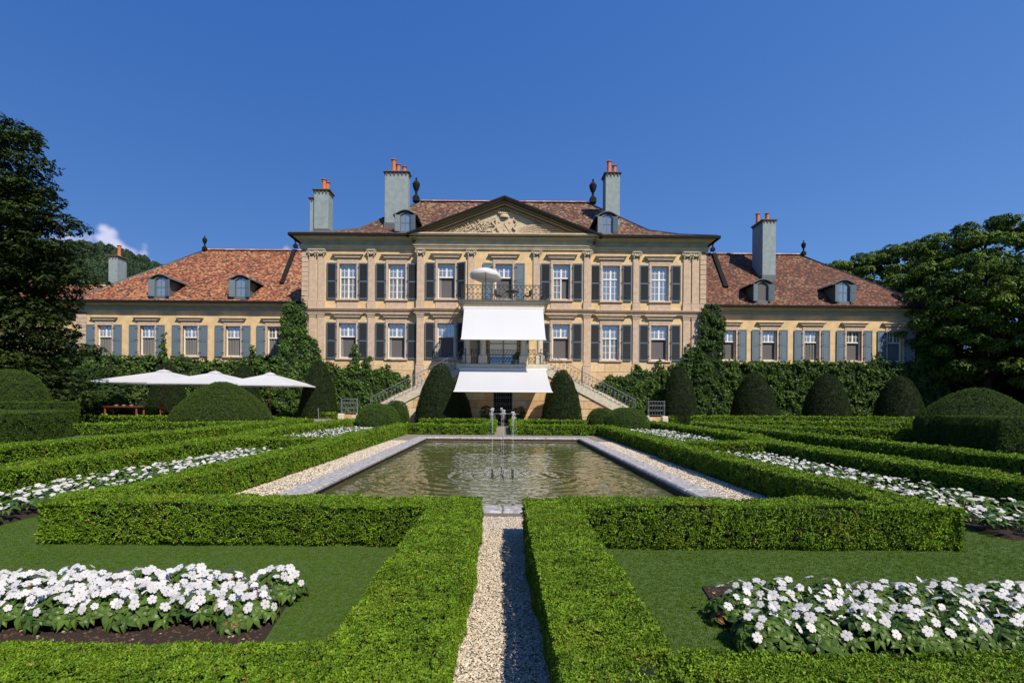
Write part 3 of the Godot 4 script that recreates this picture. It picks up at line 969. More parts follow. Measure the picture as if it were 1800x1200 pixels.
# ---------------------------------------------------------------- garden things
func garden_umbrella(label: String, at: Vector3, half: float, edge: float, top: float) -> void:
	var root := thing("garden_umbrella", at, label, "umbrella", "white square parasols over the terrace tables")
	var mb := MB.new()
	mb.tube([Vector3(0, 0, 0), Vector3(0, top + 0.14, 0)], 0.035, 0.03, 8)
	put("pole", mb.mesh(), M.redwood, root)
	mb = MB.new(); mb.span(-0.3, 0.3, 0, 0.09, -0.3, 0.3, 0.02)
	put("base", mb.mesh(), M.iron, root)
	var cn := MB.new()
	var N := 8
	for s in 4:
		var ba := Basis(Vector3.UP, s * PI / 2)
		for i in N:
			for j in N:
				var f := func(u: float, t: float) -> Vector3:
					var k := t * half
					var y := lerpf(top, edge, t) - 0.05 * sin(PI * t) * (1.0 - absf(u)) 
					return Vector3(u * k, y, k)
				var u0 := -1.0 + 2.0 * i / N; var u1 := -1.0 + 2.0 * (i + 1) / N
				var t0 := 0.06 + 0.94 * j / N; var t1 := 0.06 + 0.94 * (j + 1) / N
				cn.quad(ba * f.call(u0, t0), ba * f.call(u1, t0), ba * f.call(u1, t1), ba * f.call(u0, t1), ba * Vector3(0, 1, 0.4))
		for i in N:
			var a0 := -half + 2 * half * i / N; var a1 := -half + 2 * half * (i + 1) / N
			cn.quad(ba * Vector3(a0, edge, half), ba * Vector3(a1, edge, half), ba * Vector3(a1, edge - 0.06, half + 0.005), ba * Vector3(a0, edge - 0.06, half + 0.005), ba * Vector3.BACK)
	put("canopy", cn.mesh(), M.canvas, root)
	var cap := MB.new()
	cap.lathe([Vector2(half * 0.17, top - 0.07), Vector2(half * 0.09, top + 0.04), Vector2(0.0, top + 0.08)], Vector3.ZERO, 4, Basis(Vector3.UP, PI / 4))
	put("vent_cap", cap.mesh(), M.canvas, root)
	for s in 8:
		var a := s * PI / 4
		var k := half * (1.0 if s % 2 == 0 else 1.41) * 0.97
		var rb := MB.new()
		rb.tube([Vector3(0, top - 0.3, 0), Vector3(sin(a) * k * 0.5, (top + edge) / 2 - 0.22, cos(a) * k * 0.5), Vector3(sin(a) * k * 0.98, edge - 0.03, cos(a) * k * 0.98)], 0.016, 0.012, 5)
		put("rib", rb.mesh(), M.redwood, root)
	var fin := MB.new()
	fin.lathe([Vector2(0.03, top + 0.08), Vector2(0.05, top + 0.14), Vector2(0.0, top + 0.2)], Vector3.ZERO, 8)
	put("finial", fin.mesh(), M.redwood, root)

func wood_table(label: String, at: Vector3, lx: float, lz: float) -> void:
	var root := thing("garden_table", at, label, "table")
	var n := int(lz / 0.11)
	for i in n:
		var s := MB.new()
		s.box(Vector3(0, 0.735, -lz / 2 + (i + 0.5) * lz / n), Vector3(lx, 0.03, lz / n - 0.012), 0.004)
		put("plank", s.mesh(), M.redwood, root)
	var fr := MB.new()
	fr.span(-lx / 2 + 0.1, lx / 2 - 0.1, 0.63, 0.72, -lz / 2 + 0.08, -lz / 2 + 0.11); fr.span(-lx / 2 + 0.1, lx / 2 - 0.1, 0.63, 0.72, lz / 2 - 0.11, lz / 2 - 0.08)
	put("apron", fr.mesh(), M.redwood, root)
	var lg := MB.new(); lg.span(-0.04, 0.04, 0, 0.72, -0.04, 0.04, 0.008)
	var lm := lg.mesh()
	for sx in [-1, 1]:
		for sz in [-1, 1]: put("leg", lm, M.redwood, root, Vector3(sx * (lx / 2 - 0.12), 0, sz * (lz / 2 - 0.12)))

func wood_chair(label: String, at: Vector3, turn: float, group := "") -> void:
	var root := thing("garden_chair", at, label, "chair", group)
	root.rotation.y = turn
	for i in 5:
		var s := MB.new(); s.box(Vector3(0, 0.43, -0.2 + i * 0.1), Vector3(0.5, 0.025, 0.085), 0.004)
		put("seat_slat", s.mesh(), M.redwood, root)
	for i in 6:
		var s := MB.new(); s.box(Vector3(-0.2 + i * 0.08, 0.72, -0.27 - 0.03), Vector3(0.05, 0.5, 0.02), 0.004, Basis(Vector3.RIGHT, -0.14))
		put("back_slat", s.mesh(), M.redwood, root)
	var tp := MB.new(); tp.box(Vector3(0, 0.96, -0.335), Vector3(0.54, 0.08, 0.035), 0.008, Basis(Vector3.RIGHT, -0.14))
	put("back_rail", tp.mesh(), M.redwood, root)
	for sx in [-1, 1]:
		var l := MB.new(); l.bar(Vector3(sx * 0.27, 0, 0.24), Vector3(sx * 0.27, 0.64, 0.24), 0.045, 0.045, Vector3.RIGHT)
		put("leg", l.mesh(), M.redwood, root)
		l = MB.new(); l.bar(Vector3(sx * 0.27, 0, -0.24), Vector3(sx * 0.27, 0.98, -0.345), 0.045, 0.045, Vector3.RIGHT)
		put("leg", l.mesh(), M.redwood, root)
		l = MB.new(); l.box(Vector3(sx * 0.27, 0.655, -0.02), Vector3(0.06, 0.03, 0.56), 0.008)
		put("armrest", l.mesh(), M.redwood, root)

func awning(label: String, at: Vector3, w0: float, w1: float, out: float, drop: float) -> void:
	var root := thing("awning", at, label, "awning")
	var N := 14
	var mb := MB.new()
	for i in N:
		for j in N:
			var f := func(u: float, t: float) -> Vector3:
				return Vector3(lerpf(w0, w1, t) * u * 0.5, -drop * t - 0.05 * sin(PI * t) * (1.0 - 0.2 * cos(u * 9.0)), out * t)
			var u0 := -1.0 + 2.0 * i / N; var u1 := -1.0 + 2.0 * (i + 1) / N
			var t0 := float(j) / N; var t1 := float(j + 1) / N
			mb.quad(f.call(u0, t0), f.call(u1, t0), f.call(u1, t1), f.call(u0, t1), Vector3(0, 1, 0.6))
	put("fabric", mb.mesh(), M.canvas, root)
	mb = MB.new(); mb.box(Vector3(0, -drop - 0.01, out + 0.03), Vector3(w1 + 0.06, 0.085, 0.07), 0.02)
	put("front_bar", mb.mesh(), M.white, root)
	mb = MB.new(); mb.box(Vector3(0, 0.05, -0.08), Vector3(w0 + 0.16, 0.15, 0.2), 0.03)
	put("cassette", mb.mesh(), M.white, root)
	for s in [-1, 1]:
		var p := Vector3(s * (w0 / 2 - 0.15), -0.06, 0); var e := Vector3(s * (w1 / 2 - 0.2), -drop - 0.05, out - 0.02)
		var k: Vector3 = (p + e) / 2 + Vector3(-s * 0.9, -0.1, 0)
		mb = MB.new(); mb.bar(p, k, 0.05, 0.04); put("arm", mb.mesh(), M.white, root)
		mb = MB.new(); mb.bar(k, e, 0.045, 0.036); put("arm", mb.mesh(), M.white, root)

func materials() -> void:
	var g1 := noise_tex(0.012, 0.86, 1.0, 1, 5)
	var g2 := noise_tex(0.04, 0.88, 1.0, 2, 4)
	var b1 := noise_tex(0.08, 0.0, 1.0, 3, 4)
	var b2 := noise_tex(0.25, 0.0, 1.0, 4, 3)
	mat("wall", lin(0.63, 0.455, 0.25), 0.9, g1, 0.22, b1, 0.08)
	mat("wall_grey", lin(0.50, 0.43, 0.31), 0.9, g1, 0.22, b1, 0.08)
	mat("stone", lin(0.50, 0.375, 0.285), 0.85, g1, 0.4, b1, 0.1)
	mat("stone_pale", lin(0.54, 0.42, 0.30), 0.85, g1, 0.4, b1, 0.1)
	mat("stone_grey", lin(0.46, 0.40, 0.31), 0.85, g1, 0.4, b1, 0.15)
	mat("limestone", lin(0.52, 0.47, 0.38), 0.85, g1, 0.5, b1, 0.1)
	M.ashlar = []
	for c in [Vector3(0.54, 0.36, 0.18), Vector3(0.50, 0.31, 0.15), Vector3(0.56, 0.41, 0.24), Vector3(0.58, 0.46, 0.30), Vector3(0.47, 0.30, 0.16), Vector3(0.55, 0.37, 0.20), Vector3(0.50, 0.42, 0.30)]:
		M.ashlar.append(mat("ashlar_stone", lin(c.x, c.y, c.z) , 0.88, g1, 0.55, b1, 0.15))
	M.slab = []
	for c in [Vector3(0.62, 0.45, 0.26), Vector3(0.58, 0.41, 0.23), Vector3(0.64, 0.48, 0.29), Vector3(0.60, 0.43, 0.26)]:
		M.slab.append(mat("slab_stone", lin(c.x, c.y, c.z), 0.88, g1, 0.55, b1, 0.1))
	mat("joint", lin(0.16, 0.12, 0.08), 0.95)
	mat("underlay", lin(0.08, 0.045, 0.03), 0.95)
	var t := mat("tile", Color.WHITE, 0.85); t.vertex_color_use_as_albedo = true
	M.ridge = [mat("ridge_a", lin(0.50, 0.36, 0.24), 0.85), mat("ridge_b", lin(0.42, 0.20, 0.11), 0.85), mat("ridge_c", lin(0.36, 0.15, 0.08), 0.85)]
	mat("lead", lin(0.085, 0.10, 0.115), 0.55, g2, 0.5)
	mat("lead_dark", lin(0.014, 0.014, 0.015), 0.8, g2, 0.5).metallic_specular = 0.25
	mat("chimney", lin(0.24, 0.295, 0.32), 0.9, g1, 0.3)
	mat("cap", lin(0.10, 0.09, 0.08), 0.9, g2, 0.8)
	mat("terracotta", lin(0.50, 0.155, 0.06), 0.85, g2, 1.2)
	mat("shutter", lin(0.070, 0.115, 0.165), 0.55, g2, 0.7)
	mat("shutter_wing", lin(0.105, 0.150, 0.195), 0.6, g2, 0.7)
	mat("louver", lin(0.028, 0.032, 0.040), 0.6)
	mat("dormer", lin(0.095, 0.115, 0.12), 0.6, g2, 0.7)
	mat("white", lin(0.62, 0.615, 0.59), 0.5)
	var gl := mat("glass", Color(0.75, 0.8, 0.85, 0.10), 0.02); gl.transparency = BaseMaterial3D.TRANSPARENCY_ALPHA; gl.metallic_specular = 0.6
	var gs := mat("glass_sky", lin(0.42, 0.44, 0.44), 0.04, null, 1.0, null, 0.5, 0.75)
	var sh := mat("sheer", lin(0.21, 0.215, 0.23), 0.9); sh.backlight_enabled = true; sh.backlight = Color(0.5, 0.5, 0.5)
	mat("lace", lin(0.20, 0.20, 0.205), 0.9, noise_tex(0.09, 0.62, 1.0, 17, 3), 1.6)
	mat("screen", lin(0.085, 0.08, 0.088), 0.8)
	mat("iron", lin(0.035, 0.037, 0.042), 0.5, null, 1.0, null, 0.5, 0.3)
	mat("railing_grey", lin(0.13, 0.145, 0.165), 0.5)
	mat("redwood", lin(0.23, 0.060, 0.026), 0.55, g2, 1.5)
	var cv := mat("canvas", lin(0.52, 0.54, 0.59), 0.9); cv.backlight_enabled = true; cv.backlight = lin(0.35, 0.34, 0.32)
	mat("room", lin(0.10, 0.09, 0.08), 0.9)
	mat("hedge_core", lin(0.010, 0.020, 0.004), 0.95, g2, 3.0, b2, 3.0)
	mat("yew_core", lin(0.008, 0.016, 0.005), 0.95, g2, 3.0, b2, 3.0)
	leafmat("leaf_box", 0.32, 0.55, 0.32)
	leafmat("leaf_yew", 0.15, 0.6, 0.3)
	leafmat("leaf_ivy", 0.18, 0.5, 0.35)
	leafmat("leaf_tree", 0.25, 0.55, 0.3)
	leafmat("leaf_flower", 0.3, 0.42, 0.35)
	leafmat("grass_blade", 0.35, 0.8, 0.15)
	M.petal = []
	for c in [Vector3(0.50, 0.50, 0.52), Vector3(0.46, 0.46, 0.49)]:
		var p := mat("petal_white", lin(c.x, c.y, c.z), 0.7)
		p.backlight_enabled = true; p.backlight = Color(0.55, 0.55, 0.55)
		M.petal.append(p)
	leafmat("petal_tint", 0.3, 0.7)
	mat("soil", lin(0.060, 0.030, 0.017), 0.95, g1, 2.2, b2, 4.0)
	mat("lawn", lin(0.050, 0.105, 0.020), 0.95, g2, 0.8, b2, 1.5)
	mat("ground", lin(0.058, 0.116, 0.013), 0.95, noise_tex(0.05, 0.78, 1.0, 19, 5), 0.7, b2, 1.5)
	mat("gravel", lin(0.44, 0.39, 0.32), 0.95, noise_tex(0.22, 0.55, 1.05, 8, 3), 2.2, b2, 2.5)
	var pb := mat("pebble", Color.WHITE, 0.85); pb.vertex_color_use_as_albedo = true
	mat("coping", lin(0.52, 0.51, 0.53), 0.75, noise_tex(0.03, 0.55, 1.0, 11, 5), 0.5, b1, 1.0)
	mat("basin", lin(0.13, 0.075, 0.05), 0.8, g1, 0.6, b1, 1.0)
	var w := mat("water", lin(0.075, 0.080, 0.024), 0.03); w.metallic_specular = 0.5
	var jt := mat("jet", Color(0.92, 0.95, 0.97, 0.25), 0.08); jt.transparency = BaseMaterial3D.TRANSPARENCY_ALPHA
	mat("spray", lin(0.55, 0.58, 0.60), 0.15)
	mat("bark", lin(0.06, 0.045, 0.032), 0.95, g1, 0.6, b1, 3.0)
	mat("hill", lin(0.022, 0.045, 0.02), 0.95)
	mat("pot", lin(0.62, 0.60, 0.56), 0.7)

func sky_image() -> ImageTexture:
	# clear air grows brighter towards the sun's side of the sky
	var W := 2048
	var im := Image.create(256, 128, false, Image.FORMAT_RGBAF)
	for x in 256:
		var k := 1.0 + cos(TAU * (x + 0.5) / 256 - deg_to_rad(145.0))
		for y in 128:
			im.set_pixel(x, y, Color(0.024 * k, 0.046 * k, 0.078 * k, 1.0))
	im.resize(W, W / 2, Image.INTERPOLATE_BILINEAR)
	var f := FastNoiseLite.new()
	f.seed = 5; f.frequency = 0.045; f.fractal_octaves = 5
	# one small cumulus over the wooded hill, and a fainter one beside the main block
	var puffs := [[-36.1, 13.5, 0.75, 0.95], [-35.6, 13.0, 0.7, 0.95], [-36.3, 14.0, 0.42, 0.9], [-35.5, 12.3, 0.9, 0.7], [-37.2, 12.1, 1.6, 0.35], [-34.2, 12.0, 1.4, 0.35], [-39.0, 11.8, 2.2, 0.3], [-21.4, 14.2, 0.6, 0.38]]
	for y in range(1, W / 2):
		var el := 90.0 - 180.0 * (y + 0.5) / (W / 2)
		if el < 9.5 or el > 17.0: continue
		for x in range(int(W * (1.0 - 46.0 / 360)), int(W * (1.0 - 16.0 / 360))):
			var az := ((x + 0.5) / W - 1.0) * 360.0
			var d := 0.0
			for p in puffs:
				var q: float = Vector2((az - p[0]) * 0.97, (el - p[1]) * 1.15).length() / p[2]
				d = maxf(d, p[3] * clampf(1.25 - q, 0, 1))
			if d <= 0.0: continue
			var a := clampf((d + f.get_noise_2d(x * 2.6, y * 2.6) * 0.55 - 0.12) * 1.7, 0, 0.8)
			if a > 0.0: im.set_pixel(x, y, im.get_pixel(x, y).lerp(Color(0.50, 0.40, 0.30, 1.0), a))
	return ImageTexture.create_from_image(im)

func _ready() -> void:
	rng.seed = 7
	nz.seed = 3; nz.frequency = 0.5
	# ---- camera
	var cam := Camera3D.new()
	cam.name = "camera"
	cam.position = EYE
	cam.rotation.z = 0.008
	cam.projection = Camera3D.PROJECTION_FRUSTUM
	cam.near = 0.1; cam.far = 3000.0
	cam.size = 0.125
	cam.frustum_offset = Vector2(0.001667, 0.01104)
	add_child(cam)
	cam.current = true
	# ---- sky, sun, exposure
	var sk := ProceduralSkyMaterial.new()
	sk.sky_top_color = lin(0.026, 0.098, 0.335)
	sk.sky_horizon_color = lin(0.155, 0.315, 0.61)
	sk.sky_curve = 0.16
	sk.ground_bottom_color = lin(0.05, 0.06, 0.03)
	sk.ground_horizon_color = lin(0.10, 0.13, 0.12)
	sk.sun_angle_max = 12.0
	sk.sky_cover = sky_image()
	var sky := Sky.new()
	sky.sky_material = sk
	var env := Environment.new()
	env.background_mode = Environment.BG_SKY
	env.sky = sky
	env.background_energy_multiplier = 1.0
	env.tonemap_mode = Environment.TONE_MAPPER_LINEAR
	env.tonemap_exposure = 1.35
	env.sdfgi_enabled = true; env.ssao_enabled = true; env.ssil_enabled = true
	var we := WorldEnvironment.new()
	we.name = "surroundings"
	we.environment = env
	add_child(we)
	var sun := DirectionalLight3D.new()
	sun.name = "sun"
	sun.light_energy = 1.6
	sun.light_color = Color(1.0, 0.95, 0.86)
	sun.light_angular_distance = 0.5
	sun.shadow_enabled = true
	var az := deg_to_rad(35.0); var el := deg_to_rad(46.0)
	sun.basis = Basis.looking_at(-Vector3(sin(az) * cos(el), sin(el), cos(az) * cos(el)))
	add_child(sun)

	materials()
	box_tuft = tuft(8, 0.62, 0.95, 0.9, 21)
	yew_tuft = tuft(10, 0.26, 0.85, 1.0, 22)
	ivy_spray = spray(5, 0.8, 0.7, 23, 0.9)
	tree_spray = spray(7, 0.55, 0.15, 24, 0.9)
	palm_spray = spray(7, 0.42, 0.55, 25, 0.25)
	blossom_mesh = blossom_shape()
	plant_leaf = big_leaf(26)
	rng.seed = 7
	ground_and_water()
	house()
	garden()
	plants()
	far_land()

# ---------------------------------------------------------------- ground, paths, pool
func sheet(called: String, x0: float, x1: float, z0: float, z1: float, y: float, m: Material) -> MeshInstance3D:
	var mb := MB.new()
	mb.quad(Vector3(x0, y, z0), Vector3(x1, y, z0), Vector3(x1, y, z1), Vector3(x0, y, z1), Vector3.UP)
	return struct_(called, mb.mesh(), m)

const PX := 3.07
const PN := -7.45
const PF := -21.75

func water_y(x: float, z: float) -> float:
	var h := nz.get_noise_2d(x * 3.6, z * 2.2) * 0.009 + nz.get_noise_2d(x * 9.0 + 30.0, z * 6.0) * 0.0022
	var r := Vector2(x, z + 11.6).length()
	h += sin(r * 17.0 - 1.0 + nz.get_noise_2d(x * 2.0, z * 2.0) * 2.0) * 0.009 * exp(-r * 0.36) * clampf(r * 2.0, 0, 1)
	return -0.13 + h

func ground_and_water() -> void:
	var gr := MB.new()
	var xs := [-1500.0, -PX - 0.2, PX + 0.2, 1500.0]
	var zs := [-1800.0, PF - 0.2, PN + 0.2, 400.0]
	for i in 3:
		for j in 3:
			if i == 1 and j == 1: continue
			gr.quad(Vector3(xs[i], 0, zs[j]), Vector3(xs[i + 1], 0, zs[j]), Vector3(xs[i + 1], 0, zs[j + 1]), Vector3(xs[i], 0, zs[j + 1]), Vector3.UP)
	struct_("ground", gr.mesh(), M.ground)
	# gravel walks
	sheet("gravel_path", -0.42, 0.42, PN + 0.2, 1.5, 0.004, M.gravel)
	var ringp := MB.new()
	for q in [[-4.4, -PX - 0.2, PF - 2.2, PN + 1.2], [PX + 0.2, 4.4, PF - 2.2, PN + 1.2], [-PX - 0.2, PX + 0.2, PF - 2.2, PF - 0.2]]:
		ringp.quad(Vector3(q[0], 0.004, q[2]), Vector3(q[1], 0.004, q[2]), Vector3(q[1], 0.004, q[3]), Vector3(q[0], 0.004, q[3]), Vector3.UP)
	struct_("pool_path", ringp.mesh(), M.gravel)
	sheet("gravel_path", -0.6, 0.6, -31.2, -23.96, 0.004, M.gravel)
	sheet("gravel_forecourt", -40.0, 40.0, -38.5, -31.21, 0.004, M.gravel)
	# pebbles
	var pm := MB.new()
	pm.lathe([Vector2(0, -0.5), Vector2(0.8, -0.25), Vector2(1.0, 0.05), Vector2(0.6, 0.4), Vector2(0, 0.5)], Vector3.ZERO, 6)
	var pmesh := pm.mesh()
	var xf := []; var cols := []
	for i in 42000:
		var z := -1.75 - pow(rng.randf(), 1.5) * 5.1
		var s := rf(0.0045, 0.0095)
		xf.append(Transform3D(Basis(Vector3.UP, rf(0, TAU)) * Basis(Vector3.RIGHT, rf(-0.5, 0.5)) * Basis.from_scale(Vector3(s, s * rf(0.6, 0.9), s * rf(0.6, 1.0))), Vector3(rf(-0.33, 0.33), 0.006 + rf(0, 0.005), z)))
		cols.append(pebble_color())
	for i in 22000:
		var sd := -1.0 if rng.randf() < 0.5 else 1.0
		var s := rf(0.010, 0.02)
		xf.append(Transform3D(Basis(Vector3.UP, rf(0, TAU)) * Basis.from_scale(Vector3(s, s * 0.75, s * rf(0.6, 1.0))), Vector3(sd * rf(3.42, 4.1), 0.008, rf(-20.0, -6.6))))
		cols.append(pebble_color())
	var gv := many("gravel", pmesh, M.pebble, xf, cols, self)
	tag(gv, "pale loose gravel covering the garden paths", "gravel")
	# mown grass between the hedges
	var bl := MB.new(); bl.tinted = true
	for i in 7:
		var a := TAU * i / 7.0
		var o := Vector3(cos(a * 2.3), 0, sin(a * 2.3)) * 0.6
		var g := rf(0.75, 1.2); bl.col = Color(g, g, g)
		var d := Vector3(cos(a) * 0.5, 1, sin(a) * 0.5)
		var s := Vector3(-sin(a), 0, cos(a)) * 0.10
		bl.flat(o - s, o + s, o + d * rf(0.7, 1.2), Vector3(cos(a), 0.5, sin(a)))
	var bm := bl.mesh()
	xf = []; cols = []
	for i in 105000:
		var sd := -1.0 if rng.randf() < 0.5 else 1.0
		var z := -2.2 - pow(rng.randf(), 1.25) * 4.6
		var x := sd * rf(0.6, 6.4 if z < -5.2 else 4.9)
		if absf(x) < 4.7 and z < -5.75: continue
		if z > -4.28 and absf(x) > 1.28 + 0.16 * (-z - 2.5): continue
		var s := rf(0.010, 0.017)
		xf.append(Transform3D(Basis(Vector3.UP, rf(0, TAU)).scaled(Vector3(s, s * rf(0.8, 1.2), s)), Vector3(x, 0.0, z)))
		var k := nz.get_noise_2d(x * 1.6, z * 1.6) * 0.5 + 0.5
		var c := Color(0.064, 0.138, 0.008).lerp(Color(0.098, 0.180, 0.010), k)
		if rng.randf() < 0.04: c = Color(0.16, 0.14, 0.05)
		var g := rf(0.8, 1.2)
		cols.append(Color(c.r * g, c.g * g, c.b * g))
	var lw := many("lawn_grass", bm, M.grass_blade, xf, cols, self)
	tag(lw, "short mown lawn between the clipped hedges", "grass")
	# pool
	var pool := thing("ornamental_pool", Vector3(0, 0, (PN + PF) / 2), "long rectangular ornamental pool with pale stone coping", "pool")
	var po := -pool.position
	var bs := MB.new()
	bs.quad(Vector3(-PX, -0.9, PN), Vector3(PX, -0.9, PN), Vector3(PX, -0.9, PF), Vector3(-PX, -0.9, PF), Vector3.UP)
	bs.quad(Vector3(-PX, -0.9, PN), Vector3(-PX, -0.9, PF), Vector3(-PX, 0.0, PF), Vector3(-PX, 0.0, PN), Vector3.RIGHT)
	bs.quad(Vector3(PX, -0.9, PN), Vector3(PX, -0.9, PF), Vector3(PX, 0.0, PF), Vector3(PX, 0.0, PN), Vector3.LEFT)
	bs.quad(Vector3(-PX, -0.9, PF), Vector3(PX, -0.9, PF), Vector3(PX, 0.0, PF), Vector3(-PX, 0.0, PF), Vector3.BACK)
	bs.quad(Vector3(-PX, -0.9, PN), Vector3(PX, -0.9, PN), Vector3(PX, 0.0, PN), Vector3(-PX, 0.0, PN), Vector3.FORWARD)
	put("basin", bs.mesh(), M.basin, pool, po)
	# coping slabs, one by one
	var ncop := 9
	for s in [-1.0, 1.0]:
		for i in ncop:
			var z0 := lerpf(PN, PF, float(i) / ncop); var z1 := lerpf(PN, PF, (i + 1.0) / ncop)
			var mb := MB.new(); mb.span(s * (PX - 0.05), s * (PX + 0.36), -0.06, 0.026 + rf(-0.003, 0.003), z0 - 0.004, z1 + 0.004, 0.025)
			put("coping_slab", mb.mesh(), M.coping, pool, po)
	for i in 4:
		var x0 := lerpf(-PX - 0.36, PX + 0.36, i / 4.0); var x1 := lerpf(-PX - 0.36, PX + 0.36, (i + 1) / 4.0)
		var mb := MB.new(); mb.span(x0 + 0.004, x1 - 0.004, -0.06, 0.025 + rf(-0.003, 0.003), PF + 0.05, PF - 0.36, 0.025)
		put("coping_slab", mb.mesh(), M.coping, pool, po)
		mb = MB.new(); mb.span(x0 + 0.004, x1 - 0.004, -0.06, 0.025 + rf(-0.003, 0.003), PN - 0.05, PN + 0.36, 0.025)
		put("coping_slab", mb.mesh(), M.coping, pool, po)
	# water: a real rippled sheet
	var nx := 110; var nzc := 250
	var vv := PackedVector3Array(); var nn := PackedVector3Array(); var ix := PackedInt32Array()
	for j in nzc + 1:
		for i in nx + 1:
			var x := lerpf(-PX, PX, float(i) / nx); var z := lerpf(PN, PF, float(j) / nzc)
			var y := water_y(x, z)
			vv.append(Vector3(x, y, z))
			nn.append(Vector3(-(water_y(x + 0.01, z) - y) / 0.01, 1, -(water_y(x, z + 0.01) - y) / 0.01).normalized())
	for j in nzc:
		for i in nx:
			var a := j * (nx + 1) + i
			ix.append_array(PackedInt32Array([a, a + nx + 1, a + 1, a + 1, a + nx + 1, a + nx + 2]))
	var am := ArrayMesh.new(); var arr := []; arr.resize(Mesh.ARRAY_MAX)
	arr[Mesh.ARRAY_VERTEX] = vv; arr[Mesh.ARRAY_NORMAL] = nn; arr[Mesh.ARRAY_INDEX] = ix
	am.add_surface_from_arrays(Mesh.PRIMITIVE_TRIANGLES, arr)
	struct_("water", am, M.water)
	# fountain
	var ft := thing("fountain", Vector3(0, -0.13, -11.6), "ring of thin fountain jets rising from the pool", "fountain")
	var noz := MB.new()
	noz.lathe([Vector2(0.022, -0.2), Vector2(0.02, 0.05), Vector2(0.012, 0.07), Vector2(0.010, 0.15), Vector2(0, 0.17)], Vector3.ZERO, 8)
	var nm := noz.mesh()
	var dx := []; var dc := []
	for i in 6:
		var a := TAU * i / 6.0 + 0.08
		var p := Vector3(sin(a) * 0.25, 0, cos(a) * 0.25)
		put("nozzle", nm, M.iron, ft, p)
		var jm := MB.new()
		var pts := []
		var top := 1.38 + rf(-0.06, 0.04)
		for k in 12: pts.append(Vector3(rf(-0.004, 0.004), 0.17 + (top - 0.17) * k / 11.0, rf(-0.004, 0.004)))
		jm.tube(pts, 0.002, 0.0038, 6)
		put("jet", jm.mesh(), M.jet, ft, p)
		for k in 130:
			var t := rng.randf()
			var y := top + 0.03 - t * t * 1.25
			var sp := 0.022 + 0.05 * (1.0 - (y / top)) + 0.01
			var q := p * (1.0 + 0.3 * t) + Vector3(rf(-1, 1) * sp, y, rf(-1, 1) * sp)
			if t > 0.4 and rng.randf() < 0.5: continue
			var s := rf(0.0028, 0.0056) * (1.35 if t < 0.35 else 0.85)
			dx.append(Transform3D(Basis.from_scale(Vector3(s, s * rf(1.0, 2.0), s)), q)); dc.append(Color.WHITE)
		for k in 60:
			var e := rf(0.0, 0.3); var b := rf(0, TAU)
			var s := rf(0.003, 0.007)
			dx.append(Transform3D(Basis.from_scale(Vector3(s, s, s)), p * 1.4 + Vector3(cos(b) * e, rf(0.0, 0.14) * (1.0 - e * 2.0) + 0.02, sin(b) * e))); dc.append(Color.WHITE)
	var dm := SphereMesh.new(); dm.radius = 1.0; dm.height = 2.0; dm.radial_segments = 6; dm.rings = 3
	many("droplets", dm, M.spray, dx, dc, ft)

func pebble_color() -> Color:
	var t := rng.randf()
	var c := Color(0.47, 0.41, 0.33)
	if t < 0.25: c = Color(0.60, 0.55, 0.47)
	elif t < 0.45: c = Color(0.38, 0.31, 0.23)
	elif t < 0.55: c = Color(0.26, 0.23, 0.19)
	elif t < 0.62: c = Color(0.50, 0.38, 0.28)
	var g := rf(0.8, 1.15)
	return Color(c.r * g, c.g * g, c.b * g)

# ---------------------------------------------------------------- the manor house
const ZF := -38.4       # main front
const ZC := -38.1       # middle bays, slightly forward
const ZW := -44.6       # wings, set back
const ZP := -34.9       # front of the porch

